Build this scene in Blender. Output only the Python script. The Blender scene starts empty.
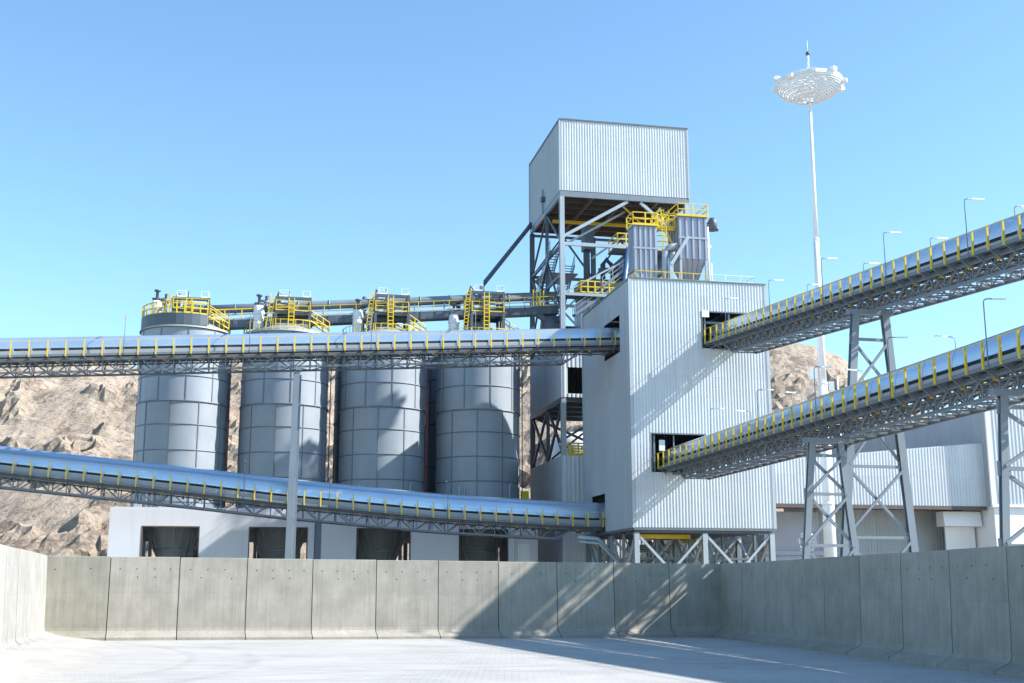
import bpy, math, random
from mathutils import Vector, noise

random.seed(7)
S = bpy.context.scene
COL = S.collection
TH = 0.204                                   # the plant is turned this much against the camera's axis
CA, SA = math.cos(TH), math.sin(TH)
OX, OY = 9.95, 100.0                         # near left corner of the transfer building


def W(p):                                    # plant coordinates -> world
    return Vector((OX + CA * p[0] - SA * p[1], OY + SA * p[0] + CA * p[1], p[2]))


# ------------------------------------------------------------------ materials
def new_mat(name):
    m = bpy.data.materials.new(name)
    m.use_nodes = True
    nt = m.node_tree
    return m, nt, nt.nodes['Principled BSDF']


def node(nt, t, **kw):
    n = nt.nodes.new(t)
    for k, v in kw.items():
        if k in n.inputs:
            n.inputs[k].default_value = v
        else:
            setattr(n, k, v)
    return n


def ramp(nt, src, stops):
    r = nt.nodes.new('ShaderNodeValToRGB')
    el = r.color_ramp.elements
    while len(el) < len(stops):
        el.new(0.5)
    for e, (p, c) in zip(el, stops):
        e.position = p
        e.color = (*c, 1) if len(c) == 3 else c
    nt.links.new(src, r.inputs[0])
    return r.outputs[0]


def mix(nt, a, b, fac, mode='MIX'):
    m = nt.nodes.new('ShaderNodeMix')
    m.data_type = 'RGBA'
    m.blend_type = mode
    for sock, v in ((m.inputs[0], fac), (m.inputs[6], a), (m.inputs[7], b)):
        if isinstance(v, (int, float)):
            sock.default_value = v
        elif isinstance(v, tuple):
            sock.default_value = (*v, 1)
        else:
            nt.links.new(v, sock)
    return m.outputs[2]


def coords(nt, scale=(1, 1, 1), kind='Object'):
    tc = nt.nodes.new('ShaderNodeTexCoord')
    mp = nt.nodes.new('ShaderNodeMapping')
    mp.inputs['Scale'].default_value = scale
    nt.links.new(tc.outputs[kind], mp.inputs['Vector'])
    return mp.outputs[0]


def noise_tex(nt, vec, scale, detail=4, rough=.6):
    n = node(nt, 'ShaderNodeTexNoise', Scale=scale, Detail=detail, Roughness=rough)
    nt.links.new(vec, n.inputs['Vector'])
    return n.outputs['Fac']


def bump(nt, b, h, strength, dist=.05):
    n = node(nt, 'ShaderNodeBump', Strength=strength, Distance=dist)
    nt.links.new(h, n.inputs['Height'])
    nt.links.new(n.outputs[0], b.inputs['Normal'])


def paint(name, col, rough=.45, metal=0., var=.12, dirt=(.30, .27, .24), dirt_amt=.25, streak=(1.5, 1.5, .15), sheets=False):
    """painted or galvanised sheet: a little mottling and rain streaks of dust"""
    m, nt, b = new_mat(name)
    v = coords(nt, streak)
    n1 = noise_tex(nt, v, 1.3, 5)
    n2 = noise_tex(nt, coords(nt), .35, 3)
    lo = tuple(c * (1 - var) for c in col)
    hi = tuple(min(1, c * (1 + var * .5)) for c in col)
    c = ramp(nt, n2, [(.3, lo), (.7, hi)])
    f = ramp(nt, n1, [(.52, (0, 0, 0)), (.8, (dirt_amt,) * 3)])
    c = mix(nt, c, dirt, f)
    if sheets:                                        # each sheet a slightly different batch
        sx = nt.nodes.new('ShaderNodeSeparateXYZ')
        nt.links.new(coords(nt), sx.inputs[0])
        ad = node(nt, 'ShaderNodeMath', operation='ADD')
        nt.links.new(sx.outputs[0], ad.inputs[0])
        nt.links.new(sx.outputs[1], ad.inputs[1])
        cb = nt.nodes.new('ShaderNodeCombineXYZ')
        nt.links.new(ad.outputs[0], cb.inputs[0])
        nt.links.new(sx.outputs[2], cb.inputs[1])
        br = node(nt, 'ShaderNodeTexBrick', Scale=1.0)
        for k_, v_ in (('Mortar Size', .012), ('Brick Width', 1.08), ('Row Height', 6.9), ('Color1', (.94, .94, .945, 1)), ('Color2', (1.03, 1.03, 1.03, 1)), ('Mortar', (.80, .80, .80, 1))):
            br.inputs[k_].default_value = v_
        br.offset = .0
        nt.links.new(cb.outputs[0], br.inputs['Vector'])
        c = mix(nt, c, br.outputs['Color'], 1.0, 'MULTIPLY')
    nt.links.new(c, b.inputs['Base Color'])
    r = ramp(nt, n1, [(.3, (rough * .8,) * 3), (.8, (min(1, rough * 1.3),) * 3)])
    nt.links.new(r, b.inputs['Roughness'])
    b.inputs['Metallic'].default_value = metal
    return m


M = {}
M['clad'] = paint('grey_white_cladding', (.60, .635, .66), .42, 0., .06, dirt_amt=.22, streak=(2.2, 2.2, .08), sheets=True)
M['clad_shade'] = paint('shaded_cladding', (.37, .41, .445), .5, 0., .06, dirt_amt=.15, streak=(2, 2, .1), sheets=True)  # same cladding as the fronts, with shade put into a darker base colour
M['trim'] = paint('cladding_trim', (.40, .45, .49), .45, 0., .05)
M['trim_dark'] = paint('dark_trim', (.12, .14, .16), .5)
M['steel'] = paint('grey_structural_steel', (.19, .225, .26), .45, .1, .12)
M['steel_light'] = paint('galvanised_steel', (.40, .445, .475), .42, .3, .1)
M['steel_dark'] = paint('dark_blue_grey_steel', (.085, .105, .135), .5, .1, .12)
m, nt, b = new_mat('conveyor_cover_metal')
n1 = noise_tex(nt, coords(nt, (.35, .35, .35)), 1.0, 1)
nt.links.new(ramp(nt, n1, [(.3, (.47, .60, .75)), (.7, (.54, .67, .80))]), b.inputs['Base Color'])
b.inputs['Roughness'].default_value = .26
b.inputs['Metallic'].default_value = .66
M['cover'] = m
M['skirt'] = paint('conveyor_side_plate', (.36, .39, .42), .5, .1, .1, dirt_amt=.4)
M['belt'] = paint('black_rubber', (.012, .012, .013), .8)
M['grate'] = paint('steel_grating', (.17, .19, .21), .6, .2)
M['yellow'] = paint('yellow_safety_paint', (.74, .52, .018), .5, 0., .10, dirt_amt=.22)
M['truss'] = paint('lattice_girder_steel', (.150, .172, .195), .5, .1, .12)
M['silo'] = paint('silo_grey_coating', (.275, .31, .345), .48, .08, .10, dirt_amt=.38, streak=(1.4, 1.4, .06))
M['silo_seam'] = paint('silo_flange', (.15, .18, .21), .5, .1)
M['silo_roof'] = paint('silo_roof_sheet', (.31, .345, .38), .45, .1)
M['white'] = paint('white_paint', (.78, .79, .80), .5, 0., .04, dirt_amt=.12)
M['render'] = paint('white_render', (.66, .68, .73), .8, 0., .04, dirt_amt=.15)
M['collector'] = paint('collector_steel', (.40, .40, .45), .38, .45, .1)
M['dark'] = paint('dark_interior', (.10, .105, .11), .6)
M['red'] = paint('red_pipe_paint', (.20, .035, .028), .5)
M['blue'] = paint('blue_motor_paint', (.05, .13, .26), .45)
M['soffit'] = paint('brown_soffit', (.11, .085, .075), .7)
M['mast'] = paint('mast_galvanised_white', (.80, .81, .82), .45, .05, .03, dirt_amt=.05)
M['door'] = paint('grey_door', (.40, .42, .50), .6)

# lamp glass (unlit)
m, nt, b = new_mat('lamp_diffuser')
b.inputs['Base Color'].default_value = (.85, .86, .88, 1)
b.inputs['Roughness'].default_value = .3
M['lamp'] = m


def concrete(name, base):
    m, nt, b = new_mat(name)
    oi = nt.nodes.new('ShaderNodeObjectInfo')
    v = coords(nt)
    off = nt.nodes.new('ShaderNodeVectorMath')
    off.operation = 'ADD'
    cmb = nt.nodes.new('ShaderNodeCombineXYZ')
    mul = node(nt, 'ShaderNodeMath', operation='MULTIPLY')
    mul.inputs[1].default_value = 37.0
    nt.links.new(oi.outputs['Random'], mul.inputs[0])
    for i in range(3):
        nt.links.new(mul.outputs[0], cmb.inputs[i])
    nt.links.new(v, off.inputs[0])
    nt.links.new(cmb.outputs[0], off.inputs[1])
    v = off.outputs[0]
    st = nt.nodes.new('ShaderNodeMapping')
    st.inputs['Scale'].default_value = (5.5, 5.5, .22)
    nt.links.new(v, st.inputs['Vector'])
    n1 = noise_tex(nt, v, .9, 6, .65)
    n2 = noise_tex(nt, st.outputs[0], 1.4, 5, .6)
    n3 = noise_tex(nt, v, 16, 4, .7)
    c = ramp(nt, n1, [(.30, tuple(x * .80 for x in base)), (.68, tuple(x * 1.10 for x in base))])
    c = mix(nt, c, tuple(x * .62 for x in base), ramp(nt, n2, [(.48, (0,) * 3), (.70, (.45,) * 3)]))
    c = mix(nt, c, (.42, .42, .40), ramp(nt, n2, [(.22, (.35,) * 3), (.42, (0,) * 3)]))
    # pour lines: one band a little darker above about half height
    sx = nt.nodes.new('ShaderNodeSeparateXYZ')
    tc = nt.nodes.new('ShaderNodeTexCoord')
    nt.links.new(tc.outputs['Object'], sx.inputs[0])
    band = ramp(nt, node_math(nt, sx.outputs[2], .25), [(.0, (.96,) * 3), (.565, (1.03,) * 3), (.57, (.93,) * 3), (.578, (1,) * 3)])
    c = mix(nt, c, band, 1.0, 'MULTIPLY')
    tone = ramp(nt, oi.outputs['Random'], [(0, (.90, .90, .89)), (1, (1.06, 1.06, 1.06))])
    c = mix(nt, c, tone, 1.0, 'MULTIPLY')
    nt.links.new(c, b.inputs['Base Color'])
    b.inputs['Roughness'].default_value = .88
    bump(nt, b, n3, .35, .02)
    return m


def node_math(nt, src, k):
    n = node(nt, 'ShaderNodeMath', operation='MULTIPLY')
    n.inputs[1].default_value = k
    nt.links.new(src, n.inputs[0])
    return n.outputs[0]


M['concrete'] = concrete('precast_concrete', (.335, .312, .262))
M['concrete_stained'] = concrete('stained_concrete', (.265, .25, .20))
M['concrete_pale'] = concrete('pale_concrete', (.315, .305, .28))
M['hole'] = paint('tie_hole', (.045, .045, .045), .9)

# paved yard
m, nt, b = new_mat('pale_paving')
v = coords(nt)
br = node(nt, 'ShaderNodeTexBrick', Scale=1.0)
br.inputs['Mortar Size'].default_value = .012
br.inputs['Brick Width'].default_value = .44
br.inputs['Row Height'].default_value = .22
br.inputs['Color1'].default_value = (.345, .335, .312, 1)
br.inputs['Color2'].default_value = (.40, .388, .362, 1)
br.inputs['Mortar'].default_value = (.21, .21, .21, 1)
nt.links.new(v, br.inputs['Vector'])
n1 = noise_tex(nt, v, .22, 6, .65)
n2 = noise_tex(nt, coords(nt, (.12, 1.2, 1)), .8, 5, .6)
n3 = noise_tex(nt, v, 9, 4, .7)
c = mix(nt, br.outputs['Color'], (.435, .422, .395), ramp(nt, n1, [(.38, (0,) * 3), (.62, (.75,) * 3)]))
c = mix(nt, c, (.25, .24, .225), ramp(nt, n2, [(.56, (0,) * 3), (.66, (.55,) * 3)]))
c = mix(nt, c, (.27, .265, .26), ramp(nt, n3, [(.55, (0,) * 3), (.8, (.4,) * 3)]))
def arc(cx, cy, bands):
    dv_ = nt.nodes.new('ShaderNodeVectorMath')
    dv_.operation = 'DISTANCE'
    dv_.inputs[1].default_value = (cx, cy, 0)
    fl_ = nt.nodes.new('ShaderNodeVectorMath')
    fl_.operation = 'MULTIPLY'
    fl_.inputs[1].default_value = (1, 1, 0)
    nt.links.new(v, fl_.inputs[0])
    nt.links.new(fl_.outputs[0], dv_.inputs[0])
    st_ = [(0, (0,) * 3)]
    for r_ in bands:
        q = r_ / 60
        st_ += [(q - .0045, (0,) * 3), (q - .002, (1,) * 3), (q + .002, (1,) * 3), (q + .0045, (0,) * 3)]
    return ramp(nt, node_math(nt, dv_.outputs['Value'], 1 / 60), st_)


brk = ramp(nt, noise_tex(nt, v, .5, 5, .7), [(.42, (0,) * 3), (.60, (.38,) * 3)])
for a_ in (arc(-38, 40, (27.0, 29.2, 41.0)), arc(22, 2, (44.0, 46.3)), arc(-6, 92, (49.5, 51.6))):
    c = mix(nt, c, (.20, .19, .175), mix(nt, a_, brk, 1.0, 'MULTIPLY'))
spots = ramp(nt, noise_tex(nt, v, .33, 3, .5), [(.66, (0,) * 3), (.71, (.35,) * 3)])
c = mix(nt, c, (.22, .205, .19), spots)
nt.links.new(c, b.inputs['Base Color'])
b.inputs['Roughness'].default_value = .85
bump(nt, b, br.outputs['Fac'], -.4, .02)
M['paving'] = m

# desert ground and sand
m, nt, b = new_mat('desert_ground')
v = coords(nt)
n1 = noise_tex(nt, v, .08, 8, .7)
c = ramp(nt, n1, [(.3, (.20, .165, .125)), (.7, (.30, .255, .20))])
nt.links.new(c, b.inputs['Base Color'])
b.inputs['Roughness'].default_value = .95
bump(nt, b, noise_tex(nt, v, 3, 6), .5, .1)
M['ground'] = m
m, nt, b = new_mat('pale_dust')
v = coords(nt)
c = ramp(nt, noise_tex(nt, v, .9, 6, .7), [(.3, (.33, .31, .275)), (.7, (.40, .385, .35))])
nt.links.new(c, b.inputs['Base Color'])
b.inputs['Roughness'].default_value = .95
bump(nt, b, noise_tex(nt, v, 5, 6), .4, .06)
M['sand'] = m

# rocky hillside
m, nt, b = new_mat('rocky_hillside')
v = coords(nt)
n1 = noise_tex(nt, v, .045, 8, .65)
n2 = noise_tex(nt, coords(nt, (1, 1, 1.6)), .13, 9, .72)
n3 = noise_tex(nt, v, .9, 8, .75)
c = ramp(nt, n1, [(.32, (.37, .295, .225)), (.68, (.49, .40, .31))])
c = mix(nt, c, (.15, .11, .09), ramp(nt, n2, [(.545, (0,) * 3), (.62, (.8,) * 3)]))
c = mix(nt, c, (.57, .48, .385), ramp(nt, n2, [(.33, (.7,) * 3), (.44, (0,) * 3)]))
c = mix(nt, c, (.17, .125, .10), ramp(nt, n3, [(.53, (0,) * 3), (.62, (.75,) * 3)]))
nt.links.new(c, b.inputs['Base Color'])
b.inputs['Roughness'].default_value = .95
bump(nt, b, n3, 1.0, .9)
M['hill'] = m


# ------------------------------------------------------------------ mesh builder
class MB:
    def __init__(self):
        self.v, self.f, self.mi, self.sm = [], [], [], []
        self.m = 0

    def face(self, idx, sm=False):
        self.f.append(idx)
        self.mi.append(self.m)
        self.sm.append(sm)

    def pts(self, ps):
        n = len(self.v)
        self.v += [tuple(p) for p in ps]
        return n

    def quad(self, a, b, c, d, sm=False):
        n = self.pts((a, b, c, d))
        self.face((n, n + 1, n + 2, n + 3), sm)

    def hexa(self, ps):
        n = self.pts(ps)
        for q in ((0, 3, 2, 1), (4, 5, 6, 7), (0, 1, 5, 4), (1, 2, 6, 5), (2, 3, 7, 6), (3, 0, 4, 7)):
            self.face(tuple(n + i for i in q))

    def box(self, x0, x1, y0, y1, z0, z1):
        self.hexa([(x0, y0, z0), (x1, y0, z0), (x1, y1, z0), (x0, y1, z0), (x0, y0, z1), (x1, y0, z1), (x1, y1, z1), (x0, y1, z1)])
        return self

    def bar(self, p, q, w, h=None):
        """rectangular section from p to q"""
        h = h or w
        p, q = Vector(p), Vector(q)
        d = (q - p).normalized()
        up = Vector((0, 0, 1)) if abs(d.z) < .95 else Vector((0, 1, 0))
        s = d.cross(up).normalized() * (w / 2)
        u = s.cross(d).normalized() * (h / 2)
        self.hexa([p - s - u, p + s - u, p + s + u, p - s + u, q - s - u, q + s - u, q + s + u, q - s + u])
        return self

    def ibeam(self, p, q, w, h, t=.03):
        """H section standing from p to q"""
        p, q = Vector(p), Vector(q)
        d = (q - p).normalized()
        up = Vector((0, 0, 1)) if abs(d.z) < .8 else Vector((0, 1, 0))
        s = d.cross(up).normalized()
        u = s.cross(d).normalized()
        for o, a, b_ in ((u * (h / 2 - t / 2), w, t), (-u * (h / 2 - t / 2), w, t), (Vector((0, 0, 0)), t, h - 2 * t)):
            S_, U_ = s * a / 2, u * b_ / 2
            P, Q = p + o, q + o
            self.hexa([P - S_ - U_, P + S_ - U_, P + S_ + U_, P - S_ + U_, Q - S_ - U_, Q + S_ - U_, Q + S_ + U_, Q - S_ + U_])
        return self

    def path(self, ps, r, n=8, r1=None, cap=True):
        """round tube through points"""
        ps = [Vector(p) for p in ps]
        rings = []
        for i, p in enumerate(ps):
            d = (ps[min(i + 1, len(ps) - 1)] - ps[max(i - 1, 0)]).normalized()
            up = Vector((0, 0, 1)) if abs(d.z) < .9 else Vector((0, 1, 0))
            s = d.cross(up).normalized()
            u = s.cross(d)
            rr = r if r1 is None else r + (r1 - r) * i / (len(ps) - 1)
            rings.append(self.pts([p + (s * math.cos(t) + u * math.sin(t)) * rr for t in [2 * math.pi * k / n for k in range(n)]]))
        for a, b_ in zip(rings, rings[1:]):
            for k in range(n):
                self.face((a + k, a + (k + 1) % n, b_ + (k + 1) % n, b_ + k), True)
        if cap:
            self.face(tuple(rings[0] + k for k in reversed(range(n))))
            self.face(tuple(rings[-1] + k for k in range(n)))
        return self

    def lathe(self, c, prof, n=32, sm=True):
        rings = [self.pts([(c[0] + r * math.cos(2 * math.pi * k / n), c[1] + r * math.sin(2 * math.pi * k / n), z) for k in range(n)]) for r, z in prof]
        for a, b_ in zip(rings, rings[1:]):
            for k in range(n):
                self.face((a + k, a + (k + 1) % n, b_ + (k + 1) % n, b_ + k), sm)
        return self

    def corr(self, o, u, nrm, w, h, holes=(), pitch=.27, d=.04, top=None):
        """trapezoidal sheet: origin, direction along the wall, outward normal, width, height, openings (u0,u1,v0,v1)"""
        o, u, nrm = Vector(o), Vector(u), Vector(nrm)
        n = max(1, round(w / pitch))
        p = w / n
        us = []
        for k in range(n):
            us += [(k * p, 0), (k * p + .45 * p, 0), (k * p + .55 * p, d), (k * p + .9 * p, d)]
        us.append((w, 0))
        top = top or (lambda x: h)
        z = Vector((0, 0, 1))
        for (a, da), (b_, db) in zip(us, us[1:]):
            mid = (a + b_) / 2
            iv = [(0, None)]
            for (h0, h1, v0, v1) in holes:
                if h0 < mid < h1:
                    nw = []
                    for (s, e) in iv:
                        ee = top(mid) if e is None else e
                        if v1 <= s or v0 >= ee:
                            nw.append((s, e))
                            continue
                        if v0 > s:
                            nw.append((s, v0))
                        if v1 < ee:
                            nw.append((v1, e))
                    iv = nw
            for s, e in iv:
                A, B = o + u * a + nrm * da, o + u * b_ + nrm * db
                self.quad(A + z * s, B + z * s, B + z * (top(b_) if e is None else e), A + z * (top(a) if e is None else e))
        return self


BASE = {}


def tag(o, label=None, cat=None, group=None, kind=None):
    for k, v in (('label', label), ('category', cat), ('group', group), ('kind', kind)):
        if v:
            o[k] = v
    return o


def thing(name, label, cat, base, group=None, plant=True):
    o = bpy.data.objects.new(name, None)
    COL.objects.link(o)
    o.location = W(base) if plant else Vector(base)
    o.rotation_euler = (0, 0, TH if plant else 0)
    BASE[o.name] = Vector(base)
    return tag(o, label, cat, group)


def mesh_of(mb, name, mats, base=Vector((0, 0, 0))):
    me = bpy.data.meshes.new(name)
    bx, by, bz = base
    me.from_pydata([(x - bx, y - by, z - bz) for x, y, z in mb.v], [], mb.f)
    for mt in (mats if isinstance(mats, (list, tuple)) else [mats]):
        me.materials.append(M[mt])
    me.polygons.foreach_set('material_index', mb.mi)
    me.polygons.foreach_set('use_smooth', mb.sm)
    me.update()
    return me


def part(name, mb, mats, root, parent=None, label=None):
    o = bpy.data.objects.new(name, mesh_of(mb, name, mats, BASE[root.name]))
    COL.objects.link(o)
    o.parent = parent or root
    if label:
        o['label'] = label
    return o


def inst(name, me, root, p, rz=0, parent=None):
    """one more copy of a part, set at p in the frame of its thing"""
    o = bpy.data.objects.new(name, me)
    COL.objects.link(o)
    o.parent = parent or root
    o.location = Vector(p) - BASE[root.name]
    o.rotation_euler = (0, 0, rz)
    return o


def single(name, mb, mats, label=None, cat=None, group=None, kind=None, plant=False, base=(0, 0, 0), local=False):
    o = bpy.data.objects.new(name, mesh_of(mb, name, mats, Vector((0, 0, 0)) if local else Vector(base)))
    COL.objects.link(o)
    o.location = W(base) if plant else Vector(base)
    o.rotation_euler = (0, 0, TH if plant else 0)
    return tag(o, label, cat, group, kind)


def sstep(a, b_, x):
    t = min(1, max(0, (x - a) / (b_ - a)))
    return t * t * (3 - 2 * t)


ORD = ['first', 'second', 'third', 'fourth', 'fifth', 'sixth', 'seventh', 'eighth', 'ninth', 'tenth', 'eleventh', 'twelfth']


def rail(mb, ps, h=1.1, r=.028, mid=True, posts=True, pr=.03):
    """a tube handrail over the points: top rail, knee rail, posts"""
    ps = [Vector(p) for p in ps]
    z = Vector((0, 0, 1))
    for a, b_ in zip(ps, ps[1:]):
        mb.bar(a + z * h, b_ + z * h, 2 * r)
        if mid:
            mb.bar(a + z * h * .52, b_ + z * h * .52, 2 * r)
        mb.bar(a + z * .06, b_ + z * .06, .015, .11)
    if posts:
        for p in ps:
            mb.bar(p, p + z * h, 2 * pr)
    return mb


def dense(a, b_, step):
    a, b_ = Vector(a), Vector(b_)
    n = max(1, round((b_ - a).length / step))
    return [a.lerp(b_, i / n) for i in range(n + 1)]


# ------------------------------------------------------------------ ground, yard
def zf(x):
    return -.006 * (x + 14)


mb = MB()
mb.box(-2500, 2500, -600, 3500, -1.2, -.75)
single('ground', mb, 'ground', kind='structure')
mb = MB()
xs = [-70 + 5 * i for i in range(33)]
ys = [-40 + 5 * i for i in range(26)]
n0 = mb.pts([(x, y, zf(x)) for y in ys for x in xs])
for j in range(len(ys) - 1):
    for i in range(len(xs) - 1):
        k = n0 + j * len(xs) + i
        mb.face((k, k + 1, k + 1 + len(xs), k + len(xs)))
single('paving', mb, 'paving', kind='structure')

HW = 4.05


def panel_mesh(width, holes):
    """L-shaped precast wall unit: thin at the top, flared toe, local x along the wall, -y towards the yard"""
    mb = MB()
    w = width / 2 - .022
    prof = [(-.74, .0), (-.74, .15), (-.66, .18), (-.24, .37), (-.15, .46), (-.12, .60), (-.02, HW - .02), (0, HW), (.18, HW), (.22, .0)]
    a = mb.pts([(-w, y, z) for y, z in prof])
    b_ = mb.pts([(w, y, z) for y, z in prof])
    n = len(prof)
    for i in range(n):
        j = (i + 1) % n
        mb.face((a + i, b_ + i, b_ + j, a + j))
    mb.face(tuple(a + i for i in reversed(range(n))))
    mb.face(tuple(b_ + i for i in range(n)))
    mb.box(-width / 2 - .008, width / 2 + .008, .06, .16, .0, HW - .06)   # grouted joint behind the gap
    mb.m = 1
    for (hx, hz) in holes:
        yy = -.12 + (hz - .60) / (HW - .62) * .10 - .004
        r = .035
        q = mb.pts([(hx + r * math.cos(t), yy, hz + r * math.sin(t)) for t in [math.pi * k / 4 for k in range(8)]])
        mb.face(tuple(q + k for k in range(8)))
    return mb


H4 = [(-1.2, 3.45), (-.40, 3.45), (.45, 3.45), (1.22, 3.45), (-.35, 3.05), (.5, 3.05)]
H2 = [(-1.15, 3.45), (-.3, 3.45), (.55, 3.45), (-.6, 3.05), (.9, 3.0)]
H1 = [(-.9, 3.4), (.75, 3.45)]


def panels(p0, p1, count, mats, group, label, first_holes, normal_side=1):
    p0, p1 = Vector((*p0, 0)), Vector((*p1, 0))
    d = (p1 - p0) / count
    ang = math.atan2(d.y, d.x)
    width = d.length
    mesh = {}
    out = []
    for i in range(count):
        hs = first_holes[i % len(first_holes)]
        mt = mats(i)
        key = (id(hs), mt)
        if key not in mesh:
            mesh[key] = mesh_of(panel_mesh(width, [(x * width / 3.35, z) for x, z in hs]), 'wall_panel', [mt, 'hole'])
        c = p0 + d * (i + .5)
        o = bpy.data.objects.new('wall_panel', mesh[key])
        COL.objects.link(o)
        o.location = (c.x, c.y, zf(c.x) - .01 + random.uniform(-.012, .012))
        o.rotation_euler = (0, 0, ang + random.uniform(-.003, .003))
        tag(o, label(i), 'wall panel', group, 'thing')
        out.append(o)
    return out


# the sunlit wall across the picture: eleven units
BW0, BW1 = (-23.1, 60.55), (12.03, 70.95)


def back_label(i):
    if i == 0:
        return 'brown stained precast concrete panel in the corner beside the pale side wall'
    if i == 10:
        return 'grey concrete panel half in shade in the corner where the dark side wall begins'
    if i >= 7:
        return ['grey concrete panel where the broad slanting shadow begins', 'grey concrete panel striped by two thin bands of light',
                'grey concrete panel streaked with light under the clad building'][i - 7]
    return 'plain sunlit grey concrete panel, %s after the brown stained corner panel' % ORD[i - 1]


panels(BW0, BW1, 11, lambda i: 'concrete_stained' if i == 0 else 'concrete', 'concrete panels of the wall across the yard', back_label, [H1, H4, H2, H4, H4, H2, H4, H1, H2, H4, H1])
# the shaded wall on the right, coming towards the viewer
RW0 = Vector((11.95, 70.85))
dv = Vector((4.2, -31.9)).normalized()
RW0 = RW0 - dv * .1
RW1 = RW0 + dv * 3.9 * 13
panels(RW0, RW1, 13, lambda i: 'concrete', 'concrete panels of the shaded side wall',
       lambda i: ('shaded grey concrete panel of the dark side wall, next to the sunlit corner' if i == 0 else
                  'shaded grey concrete panel of the dark side wall, %s from the sunlit corner' % (ORD[i] if i < 12 else 'thirteenth')), [H1, H2, H4, H2])
# the pale wall on the left, facing the sun
LW1 = Vector((-22.75, 60.62))
dv = Vector((2.9, -10.6)).normalized()
LW0 = LW1 + dv * 3.9 * 8
panels(LW0, LW1, 8, lambda i: 'concrete_pale', 'concrete panels of the pale side wall',
       lambda i: ('pale sun-bleached concrete panel of the side wall touching the brown stained panel' if i == 7 else
                  'pale sun-bleached concrete panel of the side wall, %s from the brown stained corner' % ORD[7 - i]), [H1])

# dust blown into the left corner
mb = MB()
NX, NY = 40, 60
base_pts = []
for j in range(NY + 1):
    t = j / NY
    cx, cy = LW1.x + (LW0.x - LW1.x) * t, LW1.y + (LW0.y - LW1.y) * t
    for i in range(NX + 1):
        s = i / NX
        x = cx + .1 + s * (4.2 + 1.6 * noise.noise(Vector((0, cy * .25, 3))))
        y = cy - s * .8
        h = (.42 * (1 - s) ** 1.6) * (.75 + .5 * noise.noise(Vector((x * .5, y * .5, 0)))) - .02 * s
        base_pts.append((x, y, zf(x) + h + .01 - .03 * (s > .97)))
n0 = mb.pts(base_pts)
for j in range(NY):
    for i in range(NX):
        k = n0 + j * (NX + 1) + i
        mb.face((k, k + NX + 1, k + NX + 2, k + 1), True)
single('sand', mb, 'sand', kind='stuff')

# ------------------------------------------------------------------ hills
RIDGE = [(-400, 50), (-180, 47), (-98, 46), (-73, 44.5), (-40, 45.5), (0, 46.0), (49, 48.8), (58, 48.0), (63, 46), (67, 42.5), (74, 37), (88, 28), (110, 19), (150, 13), (260, 10), (400, 9)]


def ridge(x):
    for (a, za), (b_, zb) in zip(RIDGE, RIDGE[1:]):
        if x <= b_:
            t = (x - a) / (b_ - a)
            return za + (zb - za) * max(0, t)
    return RIDGE[-1][1]


mb = MB()
xs = [-330 + 4 * i for i in range(50)] + [-130 + .72 * i for i in range(315)] + [97 + 5 * i for i in range(60)]
ys = [142 + .74 * j for j in range(124)] + [234 + 3 * j for j in range(12)] + [270 + 10 * j for j in range(12)]


pts = []
for y in ys:
    for x in xs:
        xr = x * 230 / max(y, 150)
        zr = ridge(xr)
        t = (y - 148) / (230 - 148)
        if t < 0:
            z = -.8
        elif t < 1:
            z = zr * (1 - (1 - t) ** 1.25)
        else:
            z = zr + (y - 230) * -.05
        k = min(1, max(0, t * 6))
        P = Vector((x, y, z))
        q = P * .035
        big = noise.noise(q) * 4.0 + noise.noise(q * 2.3 + Vector((5, 1, 2))) * 2.4
        gul = -abs(noise.noise(Vector((x * .055 + y * .02, y * .015, 3)))) * 5.0 + 1.6
        mask = sstep(-.08, .2, noise.noise(P * .10 + Vector((9, 3, 1))) + .4 * noise.noise(P * .03))
        d = noise.voronoi(P * .55)[0]
        rg = 0
        for fr, am in ((.16, 1.0), (.37, .55), (.8, .3)):
            rg += am * (.55 - 1.6 * abs(noise.noise(P * fr + Vector((fr * 50, 2, 7)))))
        block = rg * 1.7 + (d[1] - d[0]) * .55
        d2 = noise.voronoi(P * 1.0)[0]
        rock = mask * (block * (1.15 if x < 20 else .6) + .25) + (d2[1] - d2[0]) * (.25 + .5 * mask) + noise.noise(P * .4) * .5 + noise.noise(P * 1.1) * .28
        fade = 1.0 if t < .85 or t > 1.15 else .35
        pts.append((x + mask * noise.noise(P * .5) * .5, y - mask * block * .8, z + k * ((big + gul) * fade * .8 + rock * (.6 + .4 * fade))))
n0 = mb.pts(pts)
NXX = len(xs)
for j in range(len(ys) - 1):
    for i in range(NXX - 1):
        k = n0 + j * NXX + i
        mb.face((k, k + 1, k + 1 + NXX, k + NXX), False)
single('hill', mb, 'hill', kind='structure')


# ------------------------------------------------------------------ conveyors
STEP = 1.37
mb = MB()
mb.box(-.012, .012, -.055, .055, -.16, 1.13)
mb.box(-.045, -.014, -.05, .05, -.16, .06)
POST_X = mesh_of(mb, 'handrail_post', 'yellow')      # flat post, narrow along x
mb = MB()
mb.box(-.055, .055, -.012, .012, -.16, 1.13)
mb.box(-.05, .05, .014, .045, -.16, .06)
POST_Y = mesh_of(mb, 'handrail_post', 'yellow')
mb = MB()
mb.box(-.10, .10, -.10, .10, -.08, .08)
mb.box(-.13, .13, -.02, .02, -.10, .10)
GUARD = mesh_of(mb, 'idler_guard', 'yellow')


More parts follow.
